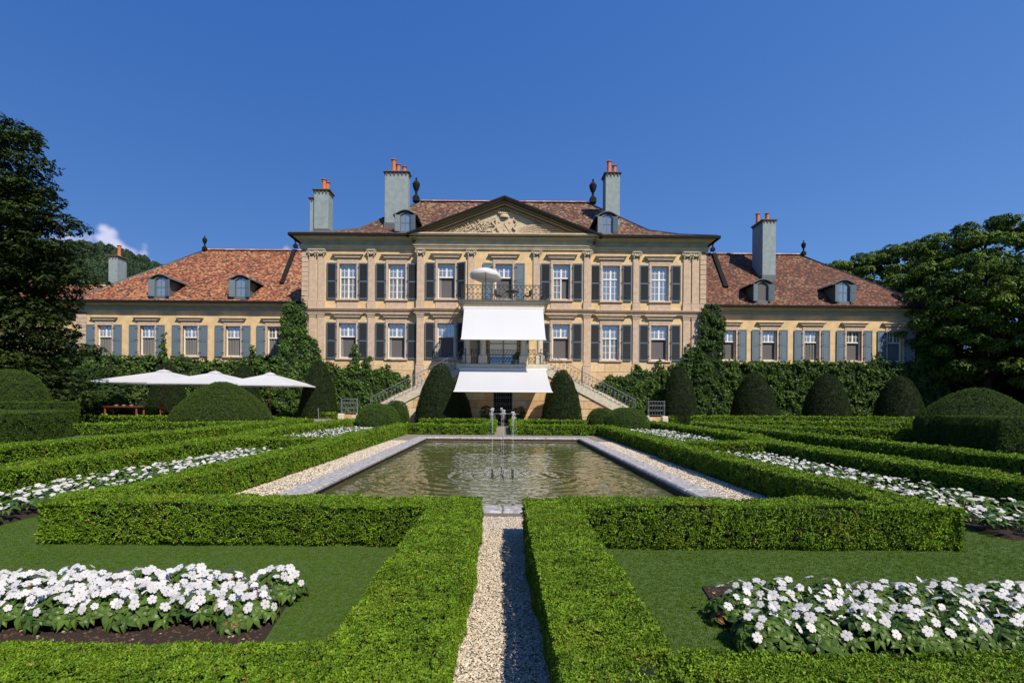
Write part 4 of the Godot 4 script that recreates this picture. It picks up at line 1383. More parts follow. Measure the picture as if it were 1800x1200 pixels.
func house() -> void:
	tile_mesh = tile_shape()
	var bm := MB.new(); bm.box(Vector3.ZERO, Vector3.ONE, 0.018)
	block_mesh = bm.mesh()
	window_meshes()
	capital_mesh = capital_shape()
	urn_mesh = urn_shape()
	bal_mesh = baluster_shape(false)
	bal_rich = baluster_shape(true)
	var h := thing("manor_house", HO, "ochre stone manor house with grey shutters, pediment and red tiled roofs", "house")
	var bays := [-10.98, -7.54, -4.02, 4.02, 7.54, 10.98]
	# --- walls of the main block
	var w := MB.new()
	for sx in [-1, 1]:
		var holes := []
		for x in bays:
			if signf(x) == sx and absf(x) > 6.1:
				holes.append([x - 0.6, x + 0.6, 4.45, 4.45 + OHT]); holes.append([x - 0.6, x + 0.6, 8.62, 8.62 + OHT])
		wall_open(w, minf(sx * 6.1, sx * 14.2), maxf(sx * 6.1, sx * 14.2), 0, 12.04, ZF, holes, 0.5)
		w.quad(Vector3(sx * 6.1, 0, ZF), Vector3(sx * 6.1, 0, ZC), Vector3(sx * 6.1, 12.04, ZC), Vector3(sx * 6.1, 12.04, ZF), Vector3(sx, 0, 0))
		w.quad(Vector3(sx * 14.2, 0, ZF), Vector3(sx * 14.2, 0, -53.0), Vector3(sx * 14.2, 12.9, -53.0), Vector3(sx * 14.2, 12.9, ZF), Vector3(sx, 0, 0))
	var hc := [[-0.6, 0.6, 8.0, 8.62 + OHT], [-1.0, 1.0, 3.86, 6.7]]
	for x in [-4.02, 4.02]:
		hc.append([x - 0.6, x + 0.6, 4.45, 4.45 + OHT]); hc.append([x - 0.6, x + 0.6, 8.62, 8.62 + OHT])
	wall_open(w, -6.1, 6.1, 0, 12.04, ZC, hc, 0.5)
	w.quad(Vector3(-14.2, 0, -53.0), Vector3(14.2, 0, -53.0), Vector3(14.2, 12.9, -53.0), Vector3(-14.2, 12.9, -53.0), Vector3.FORWARD)
	put("wall", w.mesh(), M.wall, h, -HO)
	# rooms behind the windows
	var rm := MB.new()
	for y in [3.6, 7.7, 11.95]: rm.quad(Vector3(-14.1, y, ZC - 0.55), Vector3(14.1, y, ZC - 0.55), Vector3(14.1, y, -44.0), Vector3(-14.1, y, -44.0), Vector3.DOWN)
	rm.quad(Vector3(-14.1, 0, -43.5), Vector3(14.1, 0, -43.5), Vector3(14.1, 12, -43.5), Vector3(-14.1, 12, -43.5), Vector3.BACK)
	for x in [-5.8, 5.8, -9.2, 9.2, -2.2, 2.2]: rm.quad(Vector3(x, 0, ZC - 0.55), Vector3(x, 12, ZC - 0.55), Vector3(x, 12, -43.5), Vector3(x, 0, -43.5), Vector3(-signf(x), 0, 0))
	put("inner_wall", rm.mesh(), M.room, h, -HO)
	# plinth slabs under the ground-floor windows
	for sx in [-1, 1]:
		var pl := MB.new()
		pl.span(sx * 6.11, sx * 14.19, 0.0, 4.2, ZF - 0.1, ZF + 0.02)
		var plinth := put("plinth", pl.mesh(), M.joint, h, -HO)
		var edges := [6.15, 7.1, 8.2, 9.08, 9.56, 10.4, 11.6, 12.58]
		for r in 5:
			var y1 := 4.22 - r * 0.62
			for i in edges.size() - 1:
				if edges[i] == 9.08: continue
				var off := 0.0 if r % 2 == 0 or i == 0 or edges[i] == 9.56 else -0.5
				var off2 := 0.0 if r % 2 == 0 or i == edges.size() - 2 or edges[i + 1] == 9.08 else -0.5
				block(plinth, minf(sx * (edges[i] + off), sx * (edges[i + 1] + off2)), maxf(sx * (edges[i] + off), sx * (edges[i + 1] + off2)), y1 - 0.62, y1, ZF + 0.05, 0.1)
		for r in 5: block(plinth, minf(sx * 2.95, sx * 6.05), maxf(sx * 2.95, sx * 6.05), 4.22 - r * 0.62 - 0.62, 4.22 - r * 0.62, ZC + 0.05, 0.1)
	# quoins, block by block
	for sx in [-1, 1]:
		var qm := MB.new()
		qm.span(sx * 13.78, sx * 14.2, 0, 12.0, ZF - 0.05, ZF + 0.02)
		var quoin := put("quoin_strip", qm.mesh(), M.joint, h, -HO)
		for r in 34:
			var y := 0.2 + r * 0.342
			var q := MB.new(); q.box(Vector3.ZERO, Vector3(0.44, 0.325, 0.16), 0.02)
			put("quoin", q.mesh(), M.stone, quoin, Vector3(sx * 14.0, y + 0.17, ZF + 0.0))
	# string course between the storeys
	var sc := MB.new()
	var sp := [Vector2(0.0, 7.57), Vector2(0.16, 7.575), Vector2(0.18, 7.64), Vector2(0.12, 7.66), Vector2(0.14, 7.74), Vector2(0.25, 7.78), Vector2(0.30, 7.87), Vector2(0.30, 7.92), Vector2(0.0, 7.95)]
	ring(sc, -14.2, 14.2, ZF, -53.0, sp)
	ring(sc, -6.1, 6.1, ZC, ZF, sp)
	put("string_course", sc.mesh(), M.stone, h, -HO)
	# panels under the upper windows
	for x in bays:
		var z := ZC if absf(x) < 6.1 else ZF
		var pb := MB.new(); pb.box(Vector3(x, 8.2, z + 0.02), Vector3(1.5, 0.5, 0.05), 0.01)
		put("apron_panel", pb.mesh(), M.stone, h, -HO)
	# --- entablature, cornice
	var en := MB.new()
	var ep := [Vector2(0.08, 12.03), Vector2(0.10, 12.04), Vector2(0.10, 12.13), Vector2(0.14, 12.14), Vector2(0.14, 12.25), Vector2(0.22, 12.28), Vector2(0.22, 12.33), Vector2(0.08, 12.35), Vector2(0.08, 12.66), Vector2(0.16, 12.68), Vector2(0.18, 12.75), Vector2(0.40, 12.78), Vector2(0.44, 12.86), Vector2(0.56, 12.90), Vector2(0.60, 12.97)]
	ring(en, -14.2, 14.2, ZF, -53.0, ep)
	ring(en, -6.1, 6.1, ZC, ZF, ep)
	put("entablature", en.mesh(), M.wall_grey, h, -HO)
	for x in [-13.45, -12.85, -9.32, 9.32, 12.85, 13.45]:
		pilaster(h, x, ZF, true); pilaster(h, x, ZF, false)
	for x in [-5.82, -2.28, 2.28, 5.82]: pilaster(h, x, ZC, true)
	for x in [-5.82, 5.82]: pilaster(h, x, ZC, false)
	# --- windows
	var up := [0, 0, 1, 3, 4, 4]
	var dn := [1, 1, 1, 2, 0, 2]
	for i in 6:
		var x: float = bays[i]
		var z := ZC if absf(x) < 6.1 else ZF
		window(h, x, 8.62, z, up[i], 1, 0.5 if i == 2 else 0.0)
		window(h, x, 4.45, z, dn[i], 1)
	window(h, 0.0, 8.62, ZC, 2, 0)
	# --- roofs
	var rp := [Vector2(0, 12.99), Vector2(2.0, 13.68), Vector2(3.75, 14.5), Vector2(7.9, 18.12)]
	hip_roof(h, "brown and red tiled hipped roof of the main block", 2, -14.83, 14.83, ZF + 0.63, -53.3, rp, true, true, M.lead)
	var wp := [Vector2(0, 9.36), Vector2(1.0, 9.98), Vector2(7.5, 15.5)]
	hip_roof(h, "orange red tiled roof of the wing behind the parasols", 0, -35.6, -14.21, -43.97, -58.7, wp, true, false, M.lead)
	hip_roof(h, "dark brown tiled roof of the wing beside the chestnut trees", 1, 14.21, 35.3, -43.97, -58.7, wp, false, true, M.lead)
	var ap := [Vector2(0, 9.0), Vector2(1.0, 9.5), Vector2(5.5, 12.15)]
	hip_roof(h, "low tiled roof of the annex by the dark tree", 0, -45.0, -33.5, -46.5, -57.5, ap, false, false, M.lead)
	# lead covered saddles where the wings meet the block
	for sx in [-1.0, 1.0]:
		var sd := MB.new()
		sd.bar(Vector3(sx * 18.9, 11.3, -46.4), Vector3(sx * 19.7, 15.45, -51.2), 0.34, 0.26)
		put("lead_saddle", sd.mesh(), M.lead_dark, h, -HO)
		urn(h, Vector3(sx * 19.5, 15.7, -51.0), 0.72)
		urn(h, Vector3(sx * 28.1, 15.45, -51.2), 0.72)
		urn(h, Vector3(sx * 7.35, 18.05, -45.4), 1.05)
	# --- pediment over the middle bays
	pediment(h)
	# --- chimneys
	chimney(h, "broad grey chimney beside the arched dormer, three pots", -9.16, -7.37, -42.5, -41.7, 14.9, 19.0, [[-8.55, -42.0, 1.0], [-8.25, -42.3, 0.75], [-7.75, -42.15, 0.5]])
	chimney(h, "tall grey chimney with two pots above the main roof", 7.74, 8.83, -43.0, -41.8, 14.9, 19.1, [[8.05, -42.1, 0.95], [8.5, -42.3, 0.7]])
	chimney(h, "grey chimney at the corner eave of the main block", -13.9, -12.85, -40.9, -39.8, 13.8, 16.85, [[-13.3, -40.2, 0.85], [-13.15, -40.5, 0.75]])
	chimney(h, "slim grey flue joined to the corner chimney", -14.25, -13.93, -40.7, -39.95, 13.6, 16.3, [])
	chimney(h, "tall grey chimney on the dark brown wing roof", 22.5, 23.65, -49.5, -47.5, 12.5, 17.5, [[22.75, -49.0, 1.0], [23.2, -48.2, 0.75]])
	chimney(h, "short grey chimney over the annex roof, one pot", -37.7, -36.85, -53.3, -52.0, 12.1, 15.1, [[-37.1, -52.6, 1.1]])
	# --- dormers
	dormer(h, -7.2, 13.72, -39.7, 0.92, 0)
	dormer(h, 7.5, 13.72, -39.7, 0.92, 0)
	dormer(h, -27.85, 9.72, -44.25, 1.05, 0)
	dormer(h, -21.35, 9.72, -44.25, 1.05, 0)
	dormer(h, 21.0, 9.72, -44.25, 1.05, 1)
	dormer(h, 27.6, 9.72, -44.25, 1.05, 0)
	# --- wings
	wing(h, -34.9, -14.2, [-32.6, -29.1, -25.6, -22.1, -18.7], [5, 5, 5, 5, 5])
	wing(h, 14.2, 34.6, [18.4, 21.75, 25.2, 28.65, 32.0], [1, 2, 5, 2, 5])
	var an := MB.new()
	an.span(-45.0, -34.95, 0, 9.0, -57.0, -47.0)
	put("annex_wall", an.mesh(), M.wall, h, -HO)
	porch(h)
	var fl := MB.new(); fl.box(Vector3(34.2, 8.25, -44.1), Vector3(0.75, 0.16, 0.3), 0.03)
	put("floodlight", fl.mesh(), M.white, h, -HO)

func tile_shape() -> ArrayMesh:
	var mb := MB.new()
	var pts := [Vector2(-0.5, -0.6), Vector2(0.5, -0.6), Vector2(0.5, 0.45), Vector2(0.28, 0.66), Vector2(-0.28, 0.66), Vector2(-0.5, 0.45)]
	var t := 0.012
	for i in range(1, 5):
		mb.flat(Vector3(pts[0].x * TW, t, pts[0].y * TE), Vector3(pts[i].x * TW, t, pts[i].y * TE), Vector3(pts[i + 1].x * TW, t, pts[i + 1].y * TE), Vector3.UP)
	for i in range(2, 6):
		var a: Vector2 = pts[i]; var b: Vector2 = pts[(i + 1) % 6]
		mb.quad(Vector3(a.x * TW, t, a.y * TE), Vector3(b.x * TW, t, b.y * TE), Vector3(b.x * TW, -t, b.y * TE), Vector3(a.x * TW, -t, a.y * TE), Vector3(0, 0, 1))
	return mb.mesh()

func wing(h: Node3D, x0: float, x1: float, xs: Array, styles: Array) -> void:
	var mb := MB.new()
	var holes := []
	for x in xs: holes.append([x - 0.6, x + 0.6, 5.0, 5.0 + OHT])
	wall_open(mb, x0, x1, 0, 8.66, ZW, holes, 0.5)
	for x in [x0, x1]: mb.quad(Vector3(x, 0, ZW), Vector3(x, 0, -58.0), Vector3(x, 9.3, -58.0), Vector3(x, 9.3, ZW), Vector3(signf(x - (x0 + x1) / 2), 0, 0))
	mb.quad(Vector3(x0, 0, -58.0), Vector3(x1, 0, -58.0), Vector3(x1, 9.3, -58.0), Vector3(x0, 9.3, -58.0), Vector3.FORWARD)
	put("wing_wall", mb.mesh(), M.wall, h, -HO)
	var rm := MB.new()
	rm.quad(Vector3(x0, 8.0, ZW - 0.5), Vector3(x1, 8.0, ZW - 0.5), Vector3(x1, 8.0, -50.0), Vector3(x0, 8.0, -50.0), Vector3.DOWN)
	rm.quad(Vector3(x0, 0, -49.5), Vector3(x1, 0, -49.5), Vector3(x1, 8.1, -49.5), Vector3(x0, 8.1, -49.5), Vector3.BACK)
	put("inner_wall", rm.mesh(), M.room, h, -HO)
	var en := MB.new()
	var ep := [Vector2(0.0, 8.52), Vector2(0.06, 8.53), Vector2(0.08, 8.60), Vector2(0.14, 8.62), Vector2(0.16, 8.70), Vector2(0.03, 8.72), Vector2(0.03, 8.98), Vector2(0.10, 9.02), Vector2(0.30, 9.10), Vector2(0.34, 9.18), Vector2(0.50, 9.24), Vector2(0.58, 9.34)]
	ring(en, x0, x1, ZW, -58.0, ep, x0 < 0, x0 > 0)
	put("wing_entablature", en.mesh(), M.wall_grey, h, -HO)
	for i in xs.size(): window(h, xs[i], 5.0, ZW, styles[i], 0, 0.9 if i == 4 and x0 > 0 else 0.0)
	# rusticated end of the wing
	var e := x0 if x0 < 0 else x1
	var qm := MB.new(); qm.span(e - signf(e) * 0.85, e, 0, 8.5, ZW - 0.05, ZW + 0.02)
	var qs := put("quoin_strip", qm.mesh(), M.joint, h, -HO)
	for r in 24:
		var q := MB.new(); q.box(Vector3.ZERO, Vector3(0.86, 0.33, 0.14), 0.02)
		put("quoin", q.mesh(), M.stone, qs, Vector3(e - signf(e) * 0.42, 0.2 + r * 0.345, ZW + 0.01))

func pediment(h: Node3D) -> void:
	var z := ZC
	var ax := 6.5; var y0 := 13.0; var ya := 15.52
	var sl := (ya - y0) / ax
	# tympanum
	var ty := MB.new()
	ty.prism(PackedVector2Array([Vector2(-6.1, 12.95), Vector2(6.1, 12.95), Vector2(0, 12.95 + 6.1 * sl)]), z - 0.3, z + 0.08)
	var ped := put("pediment", ty.mesh(), M.wall_grey, h, -HO)
	# base and raking cornices
	var bc := MB.new()
	bc.span(-6.5, 6.5, 12.95, 13.06, z + 0.0, z + 0.62, 0.015)
	put("base_cornice", bc.mesh(), M.stone_pale, ped)
	var rc := MB.new(); var rl := MB.new()
	for s in [-1.0, 1.0]:
		var bands := [[-0.10, -0.30, 0.62], [-0.30, -0.42, 0.50], [-0.42, -0.62, 0.30], [-0.62, -0.72, 0.18]]
		for b in bands:
			rc.prism(PackedVector2Array([Vector2(0, ya + b[1]), Vector2(0, ya + b[0]), Vector2(s * ax * 0.985, ya + b[0] - sl * ax * 0.985), Vector2(s * ax * 0.985 , maxf(12.99, ya + b[1] - sl * ax * 0.985)), Vector2(s * minf(ax * 0.985, (ya + b[1] - 13.062) / sl), 13.062)]), z - 0.2, z + b[2])
		rl.prism(PackedVector2Array([Vector2(0, ya - 0.098), Vector2(0, ya + 0.05), Vector2(s * (ax + 0.25), ya + 0.05 - sl * (ax + 0.25)), Vector2(s * (ax + 0.25), ya - 0.098 - sl * (ax + 0.25))]), z - 0.2, z + 0.76)
		# roof planes running back into the main roof
		var a := Vector3(0, ya + 0.04, z - 0.2); var b2 := Vector3(s * (ax + 0.4), ya + 0.04 - sl * (ax + 0.4), z - 0.2)
		rl.quad(a, b2, b2 + Vector3(0, 0, -4), a + Vector3(0, 0, -5.5), Vector3(s * 0.3, 1, 0))
	put("raking_cornice", rc.mesh(), M.wall_grey, ped)
	put("raking_flashing", rl.mesh(), M.lead_dark, ped)
	# carved relief
	var rz := z + 0.08
	var sh := MB.new()
	var shp := PackedVector2Array()
	for p in [Vector2(-0.62, 14.12), Vector2(-0.3, 14.2), Vector2(0.3, 14.2), Vector2(0.62, 14.12), Vector2(0.58, 13.6), Vector2(0.42, 13.25), Vector2(0, 13.08), Vector2(-0.42, 13.25), Vector2(-0.58, 13.6)]: shp.append(p)
	sh.prism(shp, rz, rz + 0.12)
	sh.bar(Vector3(-0.38, 13.3, rz + 0.13), Vector3(0.02, 13.85, rz + 0.13), 0.05, 0.06, Vector3.BACK)
	sh.bar(Vector3(0.36, 13.3, rz + 0.13), Vector3(-0.02, 13.85, rz + 0.13), 0.05, 0.06, Vector3.BACK)
	for q in [Vector2(-0.36, 13.9), Vector2(0.36, 13.9), Vector2(0, 13.38)]: sh.box(Vector3(q.x, q.y, rz + 0.13), Vector3(0.14, 0.14, 0.07), 0.04)
	put("shield", sh.mesh(), M.stone_pale, ped)
	var cr := MB.new()
	cr.span(-0.42, 0.42, 14.50, 14.60, rz, rz + 0.16, 0.02)
	for i in 7:
		var x := -0.42 + 0.14 * i
		cr.tube([Vector3(x, 14.58, rz + 0.1), Vector3(x * 1.25, 14.78 + (0.06 if i % 2 == 0 else 0.0), rz + 0.1)], 0.035, 0.02, 5)
		cr.box(Vector3(x * 1.25, 14.82 + (0.06 if i % 2 == 0 else 0.0), rz + 0.1), Vector3(0.08, 0.08, 0.08), 0.02)
	cr.lathe([Vector2(0.34, 0), Vector2(0.38, 0.12), Vector2(0.28, 0.24), Vector2(0.0, 0.3)], Vector3(0, 14.2, rz), 10)
	for s in [-1, 1]:
		var pts := []
		for i in 14: pts.append(Vector3(s * (0.72 + 0.12 * sin(i * 0.9)), 13.15 + i * 0.085, rz + 0.06))
		cr.tube(pts, 0.09, 0.05, 6)
		scroll(cr, Vector3(s * 0.8, 13.35, rz + 0.05), Vector3(s, 0, 0), 0.17, 1.3, 1)
		scroll(cr, Vector3(s * 0.78, 14.15, rz + 0.05), Vector3(s, 0, 0), 0.15, 1.3, -1)
	put("crown", cr.mesh(), M.stone_pale, ped)
	# a leafy branch to one side, palm fronds to the other
	var br := MB.new()
	for k in 3:
		var pts := []
		for i in 9:
			var t := i / 8.0
			pts.append(Vector3(-0.8 - t * (3.3 - k * 0.9), 13.25 + k * 0.33 + 0.10 * sin(t * 9.0 + k) - 0.12 * t * k, rz + 0.05))
		br.tube(pts, 0.035, 0.02, 5)
		for i in range(1, 9):
			for s in [-1, 1]:
				var p: Vector3 = pts[i]
				if p.y + s * 0.2 > 12.9 + sl * (6.0 + p.x): continue
				var d := Vector3(-0.2, s * 0.22, 0.05)
				br.tube([p, p + d * 0.5, p + d], 0.045, 0.015, 5)
				if i % 2 == 0: br.box(p + d + Vector3(-0.04, 0, 0), Vector3(0.11, 0.11, 0.09), 0.03)
	put("oak_branch", br.mesh(), M.stone_pale, ped)
	for k in 10:
		var pf := MB.new()
		var t := k / 9.0
		var a := lerpf(0.10, 1.05, t)
		var L := lerpf(3.7, 1.25, t)
		var prev := Vector3(0.72, 13.14, rz + 0.06)
		for i in range(1, 9):
			var q := i / 8.0
			var an := a * (1.15 - 0.62 * q)
			var p := Vector3(0.72 + cos(an) * L * q, 13.14 + sin(an) * L * q * 0.8, rz + 0.07 + 0.03 * (k % 2))
			p.y = minf(p.y, 12.72 + sl * (6.0 - p.x))
			p.y = maxf(p.y, 13.1)
			pf.tube([prev, p], 0.035, 0.03, 5)
			for s in [-1, 1]:
				var d := Vector3(0.16, s * 0.13 - 0.05, 0.02) * (1.1 - 0.5 * q)
				if (p + d).y < 12.85 + sl * (6.0 - p.x - d.x) and (p + d).y > 13.06: pf.tube([p, p + d], 0.024, 0.01, 4)
			prev = p
		put("palm_frond", pf.mesh(), M.stone_pale, ped)

func porch(h: Node3D) -> void:
	# flank wall of porch and stairs, in ashlar
	var region := PackedVector2Array([Vector2(-8.4, 0), Vector2(8.4, 0), Vector2(8.4, 0.32), Vector2(2.95, 3.12), Vector2(2.95, 3.5), Vector2(-2.95, 3.5), Vector2(-2.95, 3.12), Vector2(-8.4, 0.32)])
	var bk := MB.new()
	for sx in [-1.0, 1.0]: bk.prism(PackedVector2Array([Vector2(sx * 0.6, 0), Vector2(sx * 8.4, 0), Vector2(sx * 8.4, 0.32), Vector2(sx * 2.95, 3.12), Vector2(sx * 2.95, 3.5), Vector2(sx * 0.6, 3.5)]), ZP - 0.35, ZP - 0.05)
	bk.span(-0.599, 0.599, 2.6, 3.5, ZP - 0.35, ZP - 0.05)
	var base := put("porch_wall", bk.mesh(), M.joint, h, -HO)
	var y := 0.0
	var row := 0
	while y < 3.5:
		var y1 := minf(y + 0.515, 3.5)
		for sx in [-1.0, 1.0]:
			var x := 0.6
			while x < 8.4:
				var len := rf(0.8, 1.35)
				if row % 2 == 1 and x == 0.6: len = 0.55
				var x1 := minf(x + len, 8.4)
				if 8.4 - x1 < 0.3: x1 = 8.4
				var rect := PackedVector2Array([Vector2(minf(sx * x, sx * x1) + 0.005, y + 0.012), Vector2(maxf(sx * x, sx * x1) - 0.005, y + 0.012), Vector2(maxf(sx * x, sx * x1) - 0.005, y1 - 0.012), Vector2(minf(sx * x, sx * x1) + 0.005, y1 - 0.012)])
				for q in Geometry2D.intersect_polygons(rect, region):
					cut_block(base, q, ZP + rf(-0.005, 0.005), 0.12)
				x = x1
		y = y1
		row += 1
	# basement door behind its iron grille
	var dr := MB.new(); dr.span(-0.6, 0.6, 0, 2.6, ZP - 0.34, ZP - 0.28)
	var door := put("basement_door", dr.mesh(), M.lead_dark, h, -HO)
	var gr := MB.new()
	for i in 9: gr.tube([Vector3(-0.56 + i * 0.14, 0.05, ZP - 0.2), Vector3(-0.56 + i * 0.14, 2.5, ZP - 0.2)], 0.012, 0.012, 4)
	for yy in [0.08, 0.9, 1.7, 2.45]: gr.span(-0.6, 0.6, yy, yy + 0.035, ZP - 0.215, ZP - 0.185)
	for i in 4:
		for k in 3: scroll(gr, Vector3(-0.42 + i * 0.28, 0.5 + k * 0.8, ZP - 0.19), Vector3.RIGHT, 0.12, 1.6, 1.0 if i % 2 else -1.0)
	put("door_grille", gr.mesh(), M.railing_grey, door)
	# terrace floor and side walls
	var sb := MB.new()
	sb.span(-3.0, 3.0, 3.5, 3.85, ZC, ZP + 0.12, 0.03)
	put("terrace_slab", sb.mesh(), M.limestone, h, -HO)
	# columns with square pedestals
	for x in [-2.36, -1.31, 1.31, 2.36]:
		var cm := MB.new()
		cm.lathe([Vector2(0.23, 4.42), Vector2(0.25, 4.46), Vector2(0.25, 4.52), Vector2(0.2, 4.56), Vector2(0.195, 5.4), Vector2(0.165, 7.0), Vector2(0.2, 7.02), Vector2(0.2, 7.08), Vector2(0.25, 7.14), Vector2(0.25, 7.22), Vector2(0, 7.22)], Vector3(x, 0, -35.25), 18)
		var col := put("column", cm.mesh(), M.limestone, h, -HO)
		var pd := MB.new(); pd.box(Vector3(x, 4.13, -35.25), Vector3(0.58, 0.56, 0.58), 0.03)
		put("pedestal", pd.mesh(), M.limestone, col)
	# balcony: beam, flaring cornice, slab
	var bb := MB.new()
	bb.span(-2.62, 2.62, 7.22, 7.42, -35.5, -35.0, 0.01)
	bb.span(-2.62, -2.3, 7.22, 7.42, ZC, -35.5); bb.span(2.3, 2.62, 7.22, 7.42, ZC, -35.5)
	put("balcony_beam", bb.mesh(), M.stone_grey, h, -HO)
	var bc := MB.new()
	var bp := [Vector2(0, 7.42), Vector2(0.06, 7.43), Vector2(0.08, 7.5), Vector2(0.14, 7.52), Vector2(0.22, 7.68), Vector2(0.3, 7.74), Vector2(0.36, 7.82), Vector2(0.36, 7.86), Vector2(0, 7.862)]
	ring(bc, -2.55, 2.55, -35.1, ZC, bp)
	bc.quad(Vector3(-2.55, 7.425, -35.1), Vector3(2.55, 7.425, -35.1), Vector3(2.55, 7.425, ZC), Vector3(-2.55, 7.425, ZC), Vector3.DOWN)
	put("balcony_cornice", bc.mesh(), M.stone_grey, h, -HO)
	var dt := MB.new()
	for i in 46: dt.box(Vector3(-2.52 + i * 0.112, 7.585, -34.92), Vector3(0.06, 0.07, 0.05))
	put("dentils", dt.mesh(), M.stone_grey, h, -HO)
	var bsl := MB.new(); bsl.span(-2.95, 2.95, 7.863, 7.93, ZC, -34.7, 0.012)
	put("balcony_slab", bsl.mesh(), M.lead, h, -HO)
	for s in [[Vector3(-2.72, 7.93, -34.85), Vector3(2.72, 7.93, -34.85)], [Vector3(-2.72, 7.93, -34.85), Vector3(-2.72, 7.93, -37.9)], [Vector3(2.72, 7.93, -34.85), Vector3(2.72, 7.93, -37.9)]]:
		railing(h, s[0], s[1], 0.28, true)
	for s in [[-2.05, -1.6], [-1.0, 1.0], [1.6, 2.05]]: railing(h, Vector3(s[0], 3.85, -35.2), Vector3(s[1], 3.85, -35.2), 0.2, true)
	# french door on the terrace
	var fd := MB.new()
	for x in [-1.0, -0.06, 0.94]: fd.span(x, x + (0.12 if x == -0.06 else 0.06), 3.86, 6.7, ZC - 0.28, ZC - 0.2)
	for yy in [3.86, 4.7, 5.5, 6.0, 6.62]: fd.span(-0.94, 0.94, yy, yy + 0.07, ZC - 0.27, ZC - 0.21)
	var fdo := put("french_door", fd.mesh(), M.limestone, h, -HO)
	for s in [-0.94, 0.06]:
		var pn := MB.new(); pn.span(s, s + 0.88, 3.9, 6.65, ZC - 0.245, ZC - 0.24)
		put("pane", pn.mesh(), M.glass_sky, fdo)
	for s in [-1, 1]:
		shutter(h, s * 0.35, 4.1, ZC, s, false, 0.15)
	# staircases
	for sx in [-1.0, 1.0]:
		var st := MB.new()
		var poly := PackedVector2Array([Vector2(sx * 2.7, 3.66), Vector2(sx * 8.55, 0.66), Vector2(sx * 8.55, 0.3), Vector2(sx * 8.3, 0.3), Vector2(sx * 2.7, 3.2)])
		st.prism(poly, ZP - 0.1, ZP + 0.09)
		var str_ := put("staircase", st.mesh(), M.limestone, h, -HO)
		for i in 20:
			var x := 2.98 + i * 0.285
			var yt := 3.70 - i * 0.152
			var sm := MB.new(); sm.span(sx * x, sx * (x + 0.31), yt - 0.5, yt, ZP - 0.11, ZP - 1.9, 0.01)
			put("step", sm.mesh(), M.limestone, str_)
		var bw := MB.new()
		bw.prism(PackedVector2Array([Vector2(sx * 2.9, 0), Vector2(sx * 8.8, 0), Vector2(sx * 8.8, 1.0), Vector2(sx * 7.2, 1.9), Vector2(sx * 5.3, 2.75), Vector2(sx * 2.9, 3.9)]), ZP - 2.1, ZP - 1.91)
		put("back_wall", bw.mesh(), M.limestone, str_)
		railing(h, Vector3(sx * 2.75, 3.66, ZP), Vector3(sx * 8.45, 0.72, ZP), 0.26, false, M.railing_grey)
		railing(h, Vector3(sx * 2.75, 3.85, ZP + 0.02), Vector3(sx * 2.4, 3.85, ZP + 0.02), 0.2)
		# lower landing, three last steps, end pier
		var ld := MB.new(); ld.span(sx * 8.55, sx * 9.3, 0, 0.64, ZP + 0.3, ZP - 1.9, 0.02)
		put("landing", ld.mesh(), M.limestone, str_)
		for i in 3:
			var sm := MB.new(); sm.span(sx * (9.301 + i * 0.3), sx * (9.6 + i * 0.3), 0, 0.48 - i * 0.16, ZP + 0.3 + 0.05 * i, ZP - 1.6, 0.012)
			put("step", sm.mesh(), M.limestone, str_)
		var pr := MB.new(); pr.span(sx * 10.05, sx * 10.45, 0, 0.62, ZP + 0.1, ZP + 0.5, 0.06)
		put("end_pier", pr.mesh(), M.limestone, str_)
		var pn := MB.new(); pn.span(sx * 9.3, sx * 10.45, 0.0, 0.55, ZP - 0.5, ZP - 0.2, 0.02)
		put("side_wall", pn.mesh(), M.ashlar[1], str_)
		railing(h, Vector3(sx * 9.35, 0.6, ZP - 0.2), Vector3(sx * 10.4, 0.6, ZP - 0.2), 0.15, false, M.railing_grey)

